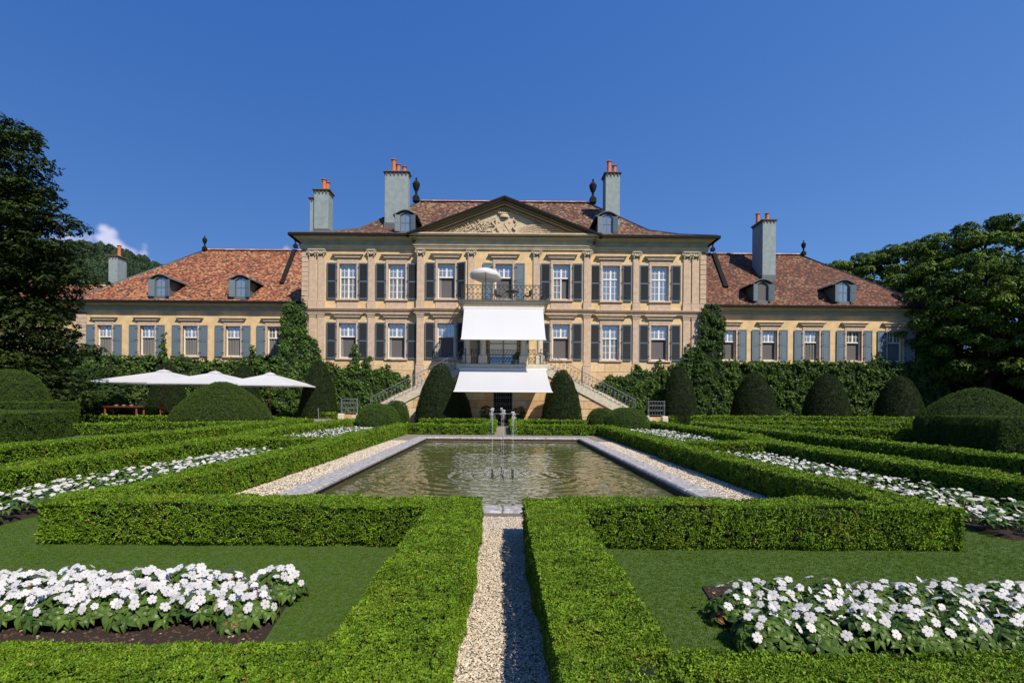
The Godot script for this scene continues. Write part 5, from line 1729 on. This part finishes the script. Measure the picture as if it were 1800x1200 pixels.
# ---------------------------------------------------------------- garden furniture, awnings, pots
func garden() -> void:
	awning("upper white awning stretched out under the balcony", Vector3(0, 7.36, -34.72), 5.02, 5.1, 1.85, 2.15)
	awning("lower white awning spread over the basement door", Vector3(0, 3.44, -34.6), 5.45, 5.5, 4.1, 1.42)
	# balcony parasol with scalloped edge
	var p := thing("balcony_parasol", Vector3(-1.18, 7.93, -35.6), "round cream parasol with scalloped edge on the balcony", "umbrella")
	var mb := MB.new(); mb.tube([Vector3.ZERO, Vector3(0, 2.2, 0)], 0.022, 0.022, 6)
	put("pole", mb.mesh(), M.redwood, p)
	var cn := MB.new()
	var tilt := Basis(Vector3(0, 0, 1), -0.08) * Basis(Vector3.RIGHT, -0.10)
	for i in 32:
		var a0 := TAU * i / 32; var a1 := TAU * (i + 1) / 32
		for j in 5:
			var pt := func(a: float, t: float) -> Vector3:
				var r := 1.03 * sin(t * 1.25) / sin(1.25)
				return Vector3(0, 1.72, 0) + tilt * Vector3(cos(a) * r, 0.66 * cos(t * 1.25) - 0.208, sin(a) * r)
			cn.quad(pt.call(a0, j / 5.0), pt.call(a1, j / 5.0), pt.call(a1, (j + 1) / 5.0), pt.call(a0, (j + 1) / 5.0), Vector3(cos(a0) * 0.3, 1, sin(a0) * 0.3))
		var d0 := 0.10 + 0.05 * absf(sin(a0 * 4)); var d1 := 0.10 + 0.05 * absf(sin(a1 * 4))
		var e0 := Vector3(0, 1.72, 0) + tilt * Vector3(cos(a0) * 1.03, 0.002, sin(a0) * 1.03); var e1 := Vector3(0, 1.72, 0) + tilt * Vector3(cos(a1) * 1.03, 0.002, sin(a1) * 1.03)
		cn.quad(e0, e1, e1 - tilt * Vector3(0, d1, 0), e0 - tilt * Vector3(0, d0, 0), Vector3(cos(a0), 0, sin(a0)))
	put("canopy", cn.mesh(), M.canvas, p)
	mb = MB.new(); mb.lathe([Vector2(0.25, 0), Vector2(0.25, 0.06), Vector2(0.05, 0.1), Vector2(0.05, 0.3), Vector2(0, 0.3)], Vector3.ZERO, 12)
	put("base", mb.mesh(), M.iron, p)
	# balcony table and two chairs
	var bt := thing("balcony_table", Vector3(0.55, 7.93, -35.7), "small dark round table behind the balcony railing", "table")
	mb = MB.new(); mb.lathe([Vector2(0, 0.7), Vector2(0.45, 0.7), Vector2(0.45, 0.73), Vector2(0, 0.73)], Vector3.ZERO, 16); put("table_top", mb.mesh(), M.iron, bt)
	mb = MB.new(); mb.tube([Vector3(0, 0.03, 0), Vector3(0, 0.7, 0)], 0.03, 0.03, 6); mb.lathe([Vector2(0.25, 0), Vector2(0.25, 0.03), Vector2(0, 0.05)], Vector3.ZERO, 10); put("pedestal", mb.mesh(), M.iron, bt)
	for s in [-0.35, 1.55]:
		var bc := thing("balcony_chair", Vector3(s, 7.93, -35.75), "dark bistro chair on the balcony under the parasol" if s < 0 else "dark bistro chair beyond the balcony table", "chair", "bistro chairs on the balcony")
		bc.rotation.y = 1.2 if s < 0 else -1.2
		mb = MB.new(); mb.box(Vector3(0, 0.44, 0), Vector3(0.42, 0.03, 0.42), 0.008); put("seat", mb.mesh(), M.iron, bc)
		mb = MB.new(); mb.box(Vector3(0, 0.68, -0.22), Vector3(0.42, 0.36, 0.03), 0.01); put("backrest", mb.mesh(), M.iron, bc)
		for a in [-0.19, 0.19]:
			for b in [-0.2, 0.19]:
				mb = MB.new(); mb.tube([Vector3(a, 0, b), Vector3(a, 0.5 if b > 0 else 0.86, b)], 0.014, 0.014, 5); put("leg", mb.mesh(), M.iron, bc)
	# potted plant on the terrace
	potted("white flower pot with a small shrub between the terrace columns", Vector3(0.92, 3.85, -35.45), 0.19, 0.34, 0.3)
	potted("dark planter with a round bush beside the basement door", Vector3(-1.05, 0, -34.3), 0.28, 0.5, 0.42)
	potted("dark planter bush on the sunny side of the basement door", Vector3(1.05, 0, -34.3), 0.28, 0.5, 0.42)
	# stone table before the basement door
	var tb := thing("stone_table", Vector3(0.1, 0, -33.3), "pale stone table standing before the basement door", "table")
	mb = MB.new(); mb.box(Vector3(0, 0.72, 0), Vector3(1.75, 0.07, 0.7), 0.02); put("table_top", mb.mesh(), M.limestone, tb)
	for s in [-0.6, 0.6]:
		mb = MB.new(); mb.box(Vector3(s, 0.342, 0), Vector3(0.14, 0.684, 0.5), 0.02); put("leg", mb.mesh(), M.limestone, tb)
	# terrace seating under the square parasols
	var ter := MB.new(); ter.span(-30.0, -10.9, -0.1, 0.24, -42.5, -32.6)
	struct_("terrace", ter.mesh(), M.gravel)
	garden_umbrella("white square parasol farthest from the house steps", Vector3(-21.5, 0.24, -34.6), 2.8, 2.22, 3.0)
	garden_umbrella("white square parasol in the middle of the three", Vector3(-18.1, 0.24, -34.3), 2.6, 2.16, 2.92)
	garden_umbrella("white square parasol nearest the house steps", Vector3(-14.6, 0.24, -34.2), 2.35, 2.1, 2.86)
	wood_table("long red wooden table under the first white parasol", Vector3(-22.7, 0.24, -32.75), 2.1, 0.9)
	wood_chair("red wooden armchair by the parasol pole, turned sideways", Vector3(-20.5, 0.24, -33.3), 1.9, "red wooden garden armchairs")
	wood_chair("red wooden armchair half hidden by the yew dome", Vector3(-19.3, 0.24, -33.4), -1.4, "red wooden garden armchairs")
	wood_chair("red wooden armchair under the parasol nearest the steps", Vector3(-14.6, 0.24, -33.0), 0.4, "red wooden garden armchairs")
	# white bowls on the table
	for i in 3:
		mb = MB.new(); mb.lathe([Vector2(0.05, 0), Vector2(0.14, 0.1), Vector2(0.12, 0.1), Vector2(0, 0.03)], Vector3.ZERO, 10)
		tag(put("bowl", mb.mesh(), M.pot, null, Vector3(-23.1 + i * 0.45, 0.992, -32.6)), ["white bowl at the far end of the red table", "white bowl on the middle of the red table", "white bowl on the red table end by the pole"][i], "bowl", "white bowls on the red table")
	# a standpipe in the forecourt
	var sp := thing("garden_tap", Vector3(-11.9, 0, -35.2), "thin grey standpipe before the cone yew by the steps", "tap")
	mb = MB.new(); mb.tube([Vector3.ZERO, Vector3(0, 0.95, 0)], 0.03, 0.026, 7); put("pipe", mb.mesh(), M.railing_grey, sp)
	mb = MB.new(); mb.tube([Vector3(0, 0.86, 0), Vector3(0.0, 0.86, 0.12), Vector3(0, 0.8, 0.15)], 0.02, 0.018, 6); put("spout", mb.mesh(), M.railing_grey, sp)
	mb = MB.new(); mb.box(Vector3(0, 0.97, 0), Vector3(0.12, 0.025, 0.03), 0.006); put("handle", mb.mesh(), M.iron, sp)

func potted(label: String, at: Vector3, r: float, ph: float, fr: float) -> void:
	var root := thing("potted_plant", at, label, "potted plant")
	var mb := MB.new(); mb.lathe([Vector2(r * 0.7, 0), Vector2(r, ph * 0.9), Vector2(r * 1.1, ph * 0.92), Vector2(r * 1.1, ph), Vector2(r * 0.9, ph), Vector2(r * 0.9, ph - 0.04), Vector2(0, ph - 0.04)], Vector3.ZERO, 14)
	put("pot", mb.mesh(), M.pot if r < 0.2 else M.iron, root)
	var xf := []; var cols := []
	clusters(xf, cols, [[Vector3(0, ph + fr * 0.7, 0), Vector3(fr, fr, fr)]], 260, 0.09, Color(0.02, 0.05, 0.01), Color(0.06, 0.12, 0.02))
	many("foliage", tree_spray, M.leaf_tree, xf, cols, root)

# ---------------------------------------------------------------- hedges, topiary, beds, creepers, trees
func plants() -> void:
	# hedges round the pool
	for s in [-1.0, 1.0]:
		var who := "on the parasol side" if s < 0 else "on the sunless side"
		hedge("clipped box hedge edging gravel path and near pool end, " + ("by the dense flowers" if s < 0 else "by the leafier flowers"), [Vector2(s * 0.48, -1.2), Vector2(s * 0.48, -5.64), Vector2(s * 4.33, -5.64), Vector2(s * 4.33, -14.3)], 0.50, 0.42)
		hedge("clipped box hedge along the far half of the pool, " + ("brown pool wall beside it" if s < 0 else "shaded pool coping beside it"), [Vector2(s * 4.45, -14.1), Vector2(s * 4.45, -23.95), Vector2(s * 0.66, -23.95), Vector2(s * 0.66, -30.6), Vector2(s * 4.6, -30.6)], 0.55, 0.42)
		hedge("low box hedge across the bottom edge of the picture, " + ("behind it dense white impatiens" if s < 0 else "behind it sparse white impatiens"), [Vector2(s * 0.74, -1.9), Vector2(s * 4.2, -1.9)], 0.8, 0.42)
		hedge("short cross hedge closing the long white flower strip, " + ("parasol side" if s < 0 else "shaded side"), [Vector2(s * 4.65, -14.65), Vector2(s * 7.0, -14.65)], 0.6, 0.42)
		hedge("long straight box hedge behind the white flower strip, " + ("sunlit face" if s < 0 else "dark shaded face"), [Vector2(s * 7.32, -4.0), Vector2(s * 7.32, -15.2), Vector2(s * 8.1, -18.0), Vector2(s * 8.1, -29.5)], 0.66, 0.42)
		hedge("outer long box hedge beyond the flower strip hedge, " + ("towards the parasols" if s < 0 else "towards the chestnut trees"), [Vector2(s * 10.5, -8.0), Vector2(s * 10.5, -29.0), Vector2(s * 12.0, -29.4)], 0.66, 0.42)
		hedge("slanting box hedge running up to the squared yew block, " + ("below the parasols" if s < 0 else "below the dark trees"), [Vector2(s * 10.9, -25.6), Vector2(s * 17.0, -21.6)], 0.66, 0.42)
		hedge("straight box hedge in front of the terrace, " + ("parasols behind" if s < 0 else "cone yews behind"), [Vector2(s * 12.5, -31.6), Vector2(s * 26.0, -31.6)], 0.6, 0.42)
		hedge("box hedge at the foot of the cone yews, " + ("parasol end" if s < 0 else "chestnut end"), [Vector2(s * 10.9, -35.8), Vector2(s * (12.6 if s < 0 else 27.0), -35.8)], 0.6, 0.6)
	hedge("low box hedge behind the red wooden table", [Vector2(-29.5, -36.2), Vector2(-23.2, -36.2)], 0.6, 0.85)
	# squared yew blocks with domes
	for s in [-1.0, 1.0]:
		var bx := Vector3(s * 18.1, 0, -17.9)
		yew_block("tall squared yew block, " + ("sunlit, at the edge by the dark conifer" if s < 0 else "shaded, below the chestnut trees"), bx, Vector3(5.0, 0.96 if s < 0 else 1.06, 4.6), -s * 0.30)
		if s < 0: yew_block("higher squared yew slab behind the sunlit block", Vector3(-21.9, 0, -22.6), Vector3(6.8, 1.26, 2.4), 0.0)
	var dk := Color(0.026, 0.056, 0.007); var lt := Color(0.072, 0.125, 0.013)
	topiary("yew_dome", "rounded yew dome rising behind the sunlit squared block", Vector3(-20.6, 0, -22.8), dome(1.42, 2.62), dk, lt, "yew domes", Vector3.ONE, Vector3.ZERO, 0.8)
	topiary("yew_dome", "broad yew dome behind the shaded squared block", Vector3(17.85, 0, -20.6), [Vector2(1.8, 0), Vector2(1.88, 0.75), Vector2(1.75, 1.02), Vector2(1.3, 1.46), Vector2(0.75, 1.86), Vector2(0.3, 2.06), Vector2(0, 2.12)], dk, lt, "yew domes", Vector3.ONE, Vector3.ZERO, 0.8)
	topiary("yew_dome", "broad bell shaped yew dome before the parasols", Vector3(-14.6, 0, -28.4), [Vector2(2.35, 0), Vector2(2.42, 0.5), Vector2(2.15, 1.0), Vector2(1.6, 1.55), Vector2(0.95, 2.05), Vector2(0.4, 2.3), Vector2(0, 2.36)], dk, lt, "yew domes", Vector3.ONE, Vector3.ZERO, 0.75)
	var bl := Color(0.035, 0.075, 0.010); var bl2 := Color(0.080, 0.150, 0.016)
	topiary("box_dome", "bright green box dome before the house steps, parasol side", Vector3(-6.45, 0, -28.2), dome(1.12, 1.28), bl, bl2, "box domes before the steps", Vector3.ONE, Vector3.ZERO, 0.75)
	topiary("box_dome", "bright green box dome before the house steps, shaded side", Vector3(6.35, 0, -28.0), dome(1.14, 1.18), bl, bl2, "box domes before the steps", Vector3.ONE, Vector3.ZERO, 0.75)
	topiary("box_dome", "dark box ball tucked behind the bright dome by the steps", Vector3(-6.1, 0, -31.2), dome(0.75, 1.45), dk, lt, "", Vector3.ONE, Vector3.ZERO, 0.8)
	topiary("box_dome", "small dark bush half hidden behind the bright dome", Vector3(5.7, 0, -31.5), dome(0.85, 1.1), dk, lt, "", Vector3.ONE, Vector3.ZERO, 0.9)
	# cone yews
	var cd := Color(0.010, 0.023, 0.005); var cl := Color(0.030, 0.056, 0.009)
	cone("large cone yew beside the lower awning, sunlit and leaning", Vector3(-3.92, 0, -32.6), 1.28, 3.72, cd, cl, Vector3(0.22, 0, 0))
	cone("dark cone yew half hidden behind the leaning one", Vector3(-3.0, 0, -34.0), 1.1, 2.9, cd, cl, Vector3(-0.3, 0, 0))
	cone("cone yew on the other side of the lower awning", Vector3(3.57, 0, -33.0), 1.2, 3.42, cd, cl)
	cone("cone yew between parasols and house steps", Vector3(-12.35, 0, -36.6), 1.22, 4.15, cd, cl)
	cone("cone yew beside the iron railing panel", Vector3(11.8, 0, -36.6), 1.22, 3.95, cd, cl)
	cone("dark cone yew before the ivied wing, next to the corner", Vector3(18.3, 0, -39.8), 1.6, 3.75, cd, cl)
	cone("dark cone yew in the middle of the ivied wing", Vector3(23.6, 0, -39.8), 1.62, 3.65, cd, cl)
	cone("dark cone yew at the shaded end of the ivied wing", Vector3(29.2, 0, -40.2), 1.6, 3.6, cd, cl)
	cone("dark cone yew behind the first parasol", Vector3(-24.6, 0, -40.0), 1.35, 4.1, cd, cl)
	cone("dark cone yew behind the middle parasol gap", Vector3(-19.0, 0, -40.0), 1.25, 4.1, cd, cl)
	# flower strips
	flower_strip("long strip of white impatiens along the sunlit hedge", -6.75, -5.7, -5.9, -14.3, 80)
	flower_strip("long strip of white impatiens along the dark shaded hedge", 5.5, 6.85, -5.9, -14.3, 66)
	flower_strip("small far bed of white flowers by the bright dome, parasol side", -7.7, -5.6, -19.0, -26.4, 45)
	flower_strip("small far bed of white flowers by the bright dome, shaded side", 5.6, 7.7, -19.0, -26.4, 45)
	# near beds: soil and single plants
	var cm := MB.new()
	cm.lathe([Vector2(0, -0.5), Vector2(0.8, -0.2), Vector2(1.0, 0.1), Vector2(0.55, 0.5), Vector2(0, 0.6)], Vector3.ZERO, 5)
	var clod := cm.mesh()
	for s in [-1.0, 1.0]:
		var sm := MB.new()
		var poly := PackedVector2Array([Vector2(s * 1.30, 2.5), Vector2(s * 5.6, 2.5), Vector2(s * 5.6, 4.3), Vector2(s * 1.58, 4.3)])
		var ix := Geometry2D.triangulate_polygon(poly)
		for i in range(0, ix.size(), 3):
			var q := []
			for k in 3: q.append(Vector3(poly[ix[i + k]].x, 0.012, -poly[ix[i + k]].y))
			sm.flat(q[0], q[1], q[2], Vector3.UP)
		var bed := struct_("soil", sm.mesh(), M.soil)
		var kx := []; var kc := []
		for i in 5200:
			var x := rf(1.36, 5.0); var zz := -rf(2.6, 4.27)
			if x < 1.36 + (-zz - 2.6) * 0.14: continue
			var e := rf(0.005, 0.016)
			kx.append(Transform3D(Basis(Vector3.UP, rf(0, TAU)) * Basis.from_scale(Vector3(e, e * rf(0.5, 0.9), e * rf(0.6, 1.0))), Vector3(s * x, 0.013, zz)))
			var g := rf(0.5, 1.5)
			kc.append(Color(0.058 * g, 0.030 * g, 0.018 * g) if rng.randf() < 0.97 else Color(0.3, 0.24, 0.16))
		many("clods", clod, M.pebble, kx, kc, bed)
		var lab := "white impatiens plant in the densely flowering near bed" if s < 0 else "white impatiens plant in the leafier near bed"
		var grp := "impatiens in the dense near bed" if s < 0 else "impatiens in the leafy near bed"
		for i in 3:
			put("fallen_blossom", blossom_mesh, M.petal[0], bed, Vector3(s * (1.62 + 0.55 * i + rf(-0.1, 0.1)), 0.03, -rf(2.9, 3.12)), facing(Vector3(rf(-0.4, 0.4), 1, 0.4), rf(0, TAU)).scaled(Vector3.ONE * 0.024))
		var proto := []
		for i in 5: proto.append(flower_plant(lab, grp, Vector3.ZERO, rf(0.17, 0.2), rf(0.17, 0.21) if s < 0 else rf(0.19, 0.24), 24 if s < 0 else 11, 46 if s < 0 else 58))
		var used := 0
		for r in (3 if s < 0 else 4):
			for c in 8:
				var x: float = s * ((1.67 if s < 0 else 1.58) + c * 0.29 + (0.15 if r % 2 else 0.0) + rf(-0.05, 0.05))
				var z := (-3.52 if s < 0 else -3.22) - r * 0.2 + rf(-0.05, 0.05)
				var o: Node3D = proto[used] if used < 5 else proto[rng.randi() % 5].duplicate()
				if used >= 5: add_child(o, true)
				o.position = Vector3(x, 0.01, z)
				o.set_meta("label", ("densely flowering" if s < 0 else "leafier") + " white impatiens, " + (["front", "middle", "back"] if s < 0 else ["front", "second", "third", "back"])[r] + " row, " + ["first", "second", "third", "fourth", "fifth", "sixth", "seventh", "eighth"][c] + " from the path end of the bed")
				used += 1
	# creepers
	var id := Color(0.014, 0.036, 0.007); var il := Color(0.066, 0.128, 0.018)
	creeper("creeper under the ground floor windows, parasol side of the steps", [Vector2(-14.4, 0), Vector2(-6.2, 0), Vector2(-6.2, 2.2), Vector2(-6.7, 3.2), Vector2(-7.9, 3.6), Vector2(-8.1, 4.3), Vector2(-8.4, 3.7), Vector2(-9.1, 3.6), Vector2(-9.5, 4.7), Vector2(-9.9, 3.9), Vector2(-10.4, 5.8), Vector2(-10.7, 4.0), Vector2(-11.6, 3.8), Vector2(-12.6, 4.4), Vector2(-13.2, 5.8), Vector2(-14.4, 6.2)], ZF, 0.55, 0.14, 2.0, id, il)
	creeper("creeper under the ground floor windows, shaded side of the steps", [Vector2(14.4, 0), Vector2(5.0, 0), Vector2(4.2, 1.6), Vector2(3.6, 2.6), Vector2(5.6, 2.6), Vector2(7.2, 2.9), Vector2(7.6, 3.5), Vector2(8.6, 3.1), Vector2(9.3, 4.1), Vector2(10.6, 3.6), Vector2(10.9, 4.5), Vector2(11.3, 3.9), Vector2(12.4, 4.2), Vector2(12.9, 5.6), Vector2(13.4, 4.9), Vector2(14.4, 6.0)], ZF, 0.55, 0.14, 2.0, id, il)
	creeper("sunlit ivy column climbing the corner of the main block", [Vector2(-15.6, 0), Vector2(-13.6, 0), Vector2(-13.5, 5.0), Vector2(-13.75, 7.6), Vector2(-13.9, 8.9), Vector2(-14.1, 8.2), Vector2(-15.2, 8.3), Vector2(-15.7, 6.0)], ZF + 0.05, 0.7, 0.14, 2.2, id, il)
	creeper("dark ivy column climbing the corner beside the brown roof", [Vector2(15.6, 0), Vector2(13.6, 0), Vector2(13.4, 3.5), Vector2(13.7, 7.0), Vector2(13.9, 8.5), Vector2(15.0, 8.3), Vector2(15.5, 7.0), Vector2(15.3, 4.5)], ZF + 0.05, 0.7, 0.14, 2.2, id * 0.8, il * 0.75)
	creeper("ivy covering the wing wall below the windows behind the parasols", [Vector2(-37, 0), Vector2(-14.3, 0), Vector2(-14.3, 4.9), Vector2(-16.6, 4.85), Vector2(-19.9, 5.0), Vector2(-20.2, 6.2), Vector2(-20.5, 4.9), Vector2(-23.4, 4.6), Vector2(-23.9, 4.7), Vector2(-27.2, 4.95), Vector2(-27.4, 7.0), Vector2(-27.7, 5.0), Vector2(-31, 4.95), Vector2(-34.0, 5.4), Vector2(-37, 5.0)], ZW + 0.02, 0.9, 0.15, 1.9, id, il)
	creeper("ivy covering the wing wall below the windows behind the dark cones", [Vector2(36, 0), Vector2(14.3, 0), Vector2(14.3, 4.9), Vector2(20, 4.85), Vector2(26.5, 4.95), Vector2(30.0, 4.9), Vector2(30.2, 6.0), Vector2(30.6, 4.9), Vector2(36, 4.9)], ZW + 0.02, 0.9, 0.15, 1.9, id, il)
	creeper("creeper hanging over the far corner of the brown roofed wing", [Vector2(33.0, 3.5), Vector2(36.4, 3.5), Vector2(36.2, 8.4), Vector2(34.0, 8.9), Vector2(32.9, 8.2), Vector2(33.2, 7.0)], ZW + 0.02, 0.9, 0.15, 2.0, id, il)
	trees()

func dome(r: float, h: float) -> Array:
	var o := [Vector2(r * 0.96, 0)]
	for i in 9:
		var a := PI / 2 * i / 8.0
		o.append(Vector2(r * pow(cos(a), 0.8) + 0.0001, h * (0.2 + 0.8 * sin(a))))
	o[-1] = Vector2(0, h)
	return o

func cone(label: String, at: Vector3, r: float, h: float, dk: Color, lt: Color, lean := Vector3.ZERO) -> void:
	topiary("yew_cone", label, at, [Vector2(r * 0.96, 0), Vector2(r, h * 0.1), Vector2(r * 0.93, h * 0.3), Vector2(r * 0.8, h * 0.52), Vector2(r * 0.62, h * 0.72), Vector2(r * 0.43, h * 0.87), Vector2(r * 0.22, h * 0.965), Vector2(0, h)], dk, lt, "", Vector3.ONE, lean, 0.85)

func yew_block(label: String, at: Vector3, size: Vector3, turn: float) -> void:
	var ba := Basis(Vector3.UP, turn)
	var mb := MB.new(); mb.box(Vector3(0, size.y / 2 - 0.03, 0), size - Vector3(0.14, 0.06, 0.14), 0.12)
	var root := put("yew_hedge", mb.mesh(), M.yew_core, null, at, ba)
	tag(root, label, "hedge")
	var xf := []; var cols := []
	var hx := size.x / 2; var hz := size.z / 2
	for f in [[Vector3.UP, size.x, size.z], [Vector3.RIGHT, size.z, size.y], [Vector3.LEFT, size.z, size.y], [Vector3.BACK, size.x, size.y], [Vector3.FORWARD, size.x, size.y]]:
		var nrm: Vector3 = f[0]
		var ls := leaf_size((EYE - at).length()) * 0.85
		for i in int(f[1] * f[2] / (ls * ls)):
			var u := rf(-0.5, 0.5); var v := rf(0, 1)
			var p := Vector3(u * size.x, size.y, (v - 0.5) * size.z)
			if nrm.x != 0: p = Vector3(nrm.x * hx, v * size.y, u * size.z)
			elif nrm.z != 0: p = Vector3(u * size.x, v * size.y, nrm.z * hz)
			if nrm.y < 0.5: p -= nrm * 0.06 * clampf((p.y - size.y + 0.12) / 0.12, 0, 1)
			p += nrm * (nz.get_noise_3d(p.x * 3, p.y * 3, p.z * 3) * 0.06 + rf(-0.3, 0.2) * ls)
			xf.append(Transform3D(facing((nrm + Vector3(0, 0.25, 0) + Vector3(rf(-0.4, 0.4), rf(-0.4, 0.4), rf(-0.4, 0.4))).normalized(), rf(0, TAU)).scaled(Vector3.ONE * ls * rf(0.8, 1.25)), p))
			var k := nz.get_noise_3d(p.x * 5 + at.x, p.y * 5, p.z * 5) * 0.5 + 0.5
			var c := Color(0.026, 0.060, 0.009).lerp(Color(0.074, 0.130, 0.015), k)
			var g := rf(0.7, 1.3)
			cols.append(Color(c.r * g, c.g * g, c.b * g))
	many("foliage", yew_tuft, M.leaf_yew, xf, cols, root)

func trees() -> void:
	# tall dark tree with sweeping layered boughs
	var cl := []
	var y := 1.6
	while y < 15.6:
		var R := 3.7 + 0.7 * sin(y * 1.7) if y < 9.5 else 4.4 * pow(maxf(0.0, 1.0 - (y - 9.5) / 6.6), 0.8) + 0.2
		if y < 3.5: R += 1.2
		var n := 9 if y < 11 else 6
		for i in n:
			var a := TAU * i / n + y * 2.1 + rf(-0.25, 0.25)
			var r := R * rf(0.82, 1.1)
			cl.append([Vector3(cos(a) * r * 0.82, y - 0.06 * r + rf(-0.3, 0.3), sin(a) * r * 0.82), Vector3(rf(1.0, 1.5), rf(0.28, 0.45), rf(1.0, 1.5))])
			if r > 2.5: cl.append([Vector3(cos(a + 0.2) * r * 0.48, y + rf(-0.2, 0.4), sin(a + 0.2) * r * 0.48), Vector3(1.3, 0.4, 1.3)])
		y += 0.95
	tree("layered_tree", "tall dark tree with sweeping layered boughs beside the wing", Vector3(-25.6, 0, -27.0), 15.6, 0.42, cl, 60, 270, 0.16, tree_spray, Color(0.010, 0.022, 0.006), Color(0.050, 0.080, 0.014), 0.6)
	# laurels below it
	for q in [[-31.5, -39.0, 3.2, 4.6], [-28.4, -38.4, 2.4, 3.6], [-35.5, -37.0, 3.4, 5.6], [-26.3, -34.8, 1.9, 2.3]]:
		cl = []
		for i in 16:
			var d := Vector3(rf(-1, 1), rf(-0.2, 1), rf(-1, 1)).normalized()
			cl.append([Vector3(d.x * q[2] * 0.62, q[3] * (0.40 + 0.42 * d.y), d.z * q[2] * 0.62), Vector3(0.9, 0.7, 0.9)])
		tree("laurel_shrub", ["spreading dark laurel against the ivied wing wall", "lower dark laurel nearest the first parasol", "tall dark laurel under the layered tree", "small dark laurel in front of the ivy by the table"][[-31.5, -28.4, -35.5, -26.3].find(q[0])], Vector3(q[0], 0, q[1]), q[3] * 0.8, 0.12, cl, 16, 330, 0.17, tree_spray, Color(0.014, 0.032, 0.008), Color(0.055, 0.105, 0.02), 0.2)
	# chestnuts
	var spec := [[39.8, -45.0, 7.6, 17.3, "great chestnut tree with dark trunk past the wing end"], [49.5, -41.0, 7.6, 16.0, "chestnut tree at the edge beside the great one"], [39.6, -30.5, 5.2, 12.5, "chestnut tree nearest the garden, beyond the squared yew block"], [36.8, -60.0, 4.2, 17.6, "slim chestnut top showing over the roof hip"], [51.5, -57.0, 7.4, 16.5, "chestnut tree filling the gap behind the great trunk"], [42.6, -60.0, 6.6, 20.2, "chestnut tree between roof hip and the great chestnut"]]
	for q in spec:
		cl = []
		var rr: float = q[2]; var hh: float = q[3]
		for i in 18: cl.append([Vector3(rf(-0.55, 0.55) * rr, hh * rf(0.3, 0.75), rf(-0.55, 0.55) * rr), Vector3(1.8, 1.1, 1.8)])
		for i in 190:
			var a := i * 2.39996; var v := 1.0 - 1.85 * (i + 0.5) / 190.0
			var e := sqrt(maxf(0.0, 1.0 - v * v))
			var k := rf(0.72, 0.98)
			cl.append([Vector3(cos(a) * e * rr * k, hh * 0.53 + v * hh * 0.45 * k, sin(a) * e * rr * k), Vector3(rf(0.7, 1.35), rf(0.35, 0.6), rf(0.7, 1.35))])
		tree("chestnut_tree", q[4], Vector3(q[0], 0, q[1]), hh * 0.85, 0.5, cl, 40, 175, 0.27, palm_spray, Color(0.024, 0.054, 0.008), Color(0.125, 0.205, 0.022), 0.2, "chestnut trees beyond the wing")
	for q in [[38.5, -47.5, 3.4, 6.0, "dark undergrowth bush close to the great chestnut trunk"], [44.0, -47.0, 3.8, 6.6, "dark undergrowth bush between the chestnut trunks"], [50.5, -46.5, 4.0, 6.4, "dark undergrowth bush at the edge under the chestnuts"]]:
		cl = []
		for i in 22:
			var d := Vector3(rf(-1, 1), rf(-0.4, 1), rf(-1, 1)).normalized()
			cl.append([Vector3(d.x * q[2] * 0.7, q[3] * (0.42 + 0.40 * d.y), d.z * q[2] * 0.7), Vector3(1.3, 0.9, 1.3)])
		tree("laurel_shrub", q[4], Vector3(q[0], 0, q[1]), q[3] * 0.8, 0.12, cl, 16, 300, 0.24, tree_spray, Color(0.010, 0.024, 0.006), Color(0.040, 0.075, 0.014), 0.2)
	# dark tall hedge in their shade
	yew_block("tall dark hedge wall in the shade of the chestnuts", Vector3(51.0, 0, -49.5), Vector3(31.0, 5.6, 1.4), 0.0)

func far_land() -> void:
	var mb := MB.new()
	var hy := func(x: float, z: float) -> float:
		var r := exp(-pow((x + 440.0) / 230.0, 2.0)) * 118.0 + exp(-pow((x + 640.0) / 300.0, 2.0)) * 62.0
		r *= clampf((-z - 320.0) / 280.0, 0, 1)
		return r + nz.get_noise_2d(x * 0.02, z * 0.02) * 10.0 * clampf((-z - 320.0) / 200.0, 0, 1) - 3.0
	for i in 30:
		for j in 12:
			var x0 := -1100.0 + i * 36.0; var x1 := x0 + 36.0
			var z0 := -320.0 - j * 30.0; var z1 := z0 - 30.0
			mb.quad(Vector3(x0, hy.call(x0, z0), z0), Vector3(x1, hy.call(x1, z0), z0), Vector3(x1, hy.call(x1, z1), z1), Vector3(x0, hy.call(x0, z1), z1), Vector3.UP)
	struct_("hill", mb.mesh(), M.hill)
	var lm := MB.new(); lm.tinted = true
	for i in 34:
		var d := Vector3(rf(-1, 1), rf(-0.3, 1), rf(-1, 1)).normalized()
		var g := rf(0.7, 1.25); lm.col = Color(g, g, g)
		var s := d.cross(Vector3(rf(-1, 1), rf(-1, 1), rf(-1, 1))).normalized() * 0.42
		var u := d.cross(s).normalized() * 0.42
		var c := Vector3(d.x * 0.75, d.y * 0.9 + 0.7, d.z * 0.75)
		lm.flat(c - s - u, c + s - u * 0.6, c + u + d * 0.2, d)
		lm.flat(c - s * 0.4 + u, c + s + u * 0.3, c - u + d * 0.25, d)
	var xf := []; var cols := []
	for i in 9000:
		var x := rf(-560, -230); var z := rf(-640, -400)
		var y: float = hy.call(x, z)
		if y < 40: continue
		var s := rf(3.0, 6.0)
		var tall := rf(0.9, 1.6)
		xf.append(Transform3D(Basis(Vector3.UP, rf(0, TAU)) * Basis.from_scale(Vector3(s, s * tall, s)), Vector3(x, y - 1.0, z)))
		var c := Color(0.010, 0.024, 0.011).lerp(Color(0.028, 0.055, 0.020), rng.randf())
		cols.append(c)
	tag(many("forest", lm.mesh(), M.leaf_tree, xf, cols, self), "dark green forest covering the distant hill", "forest")
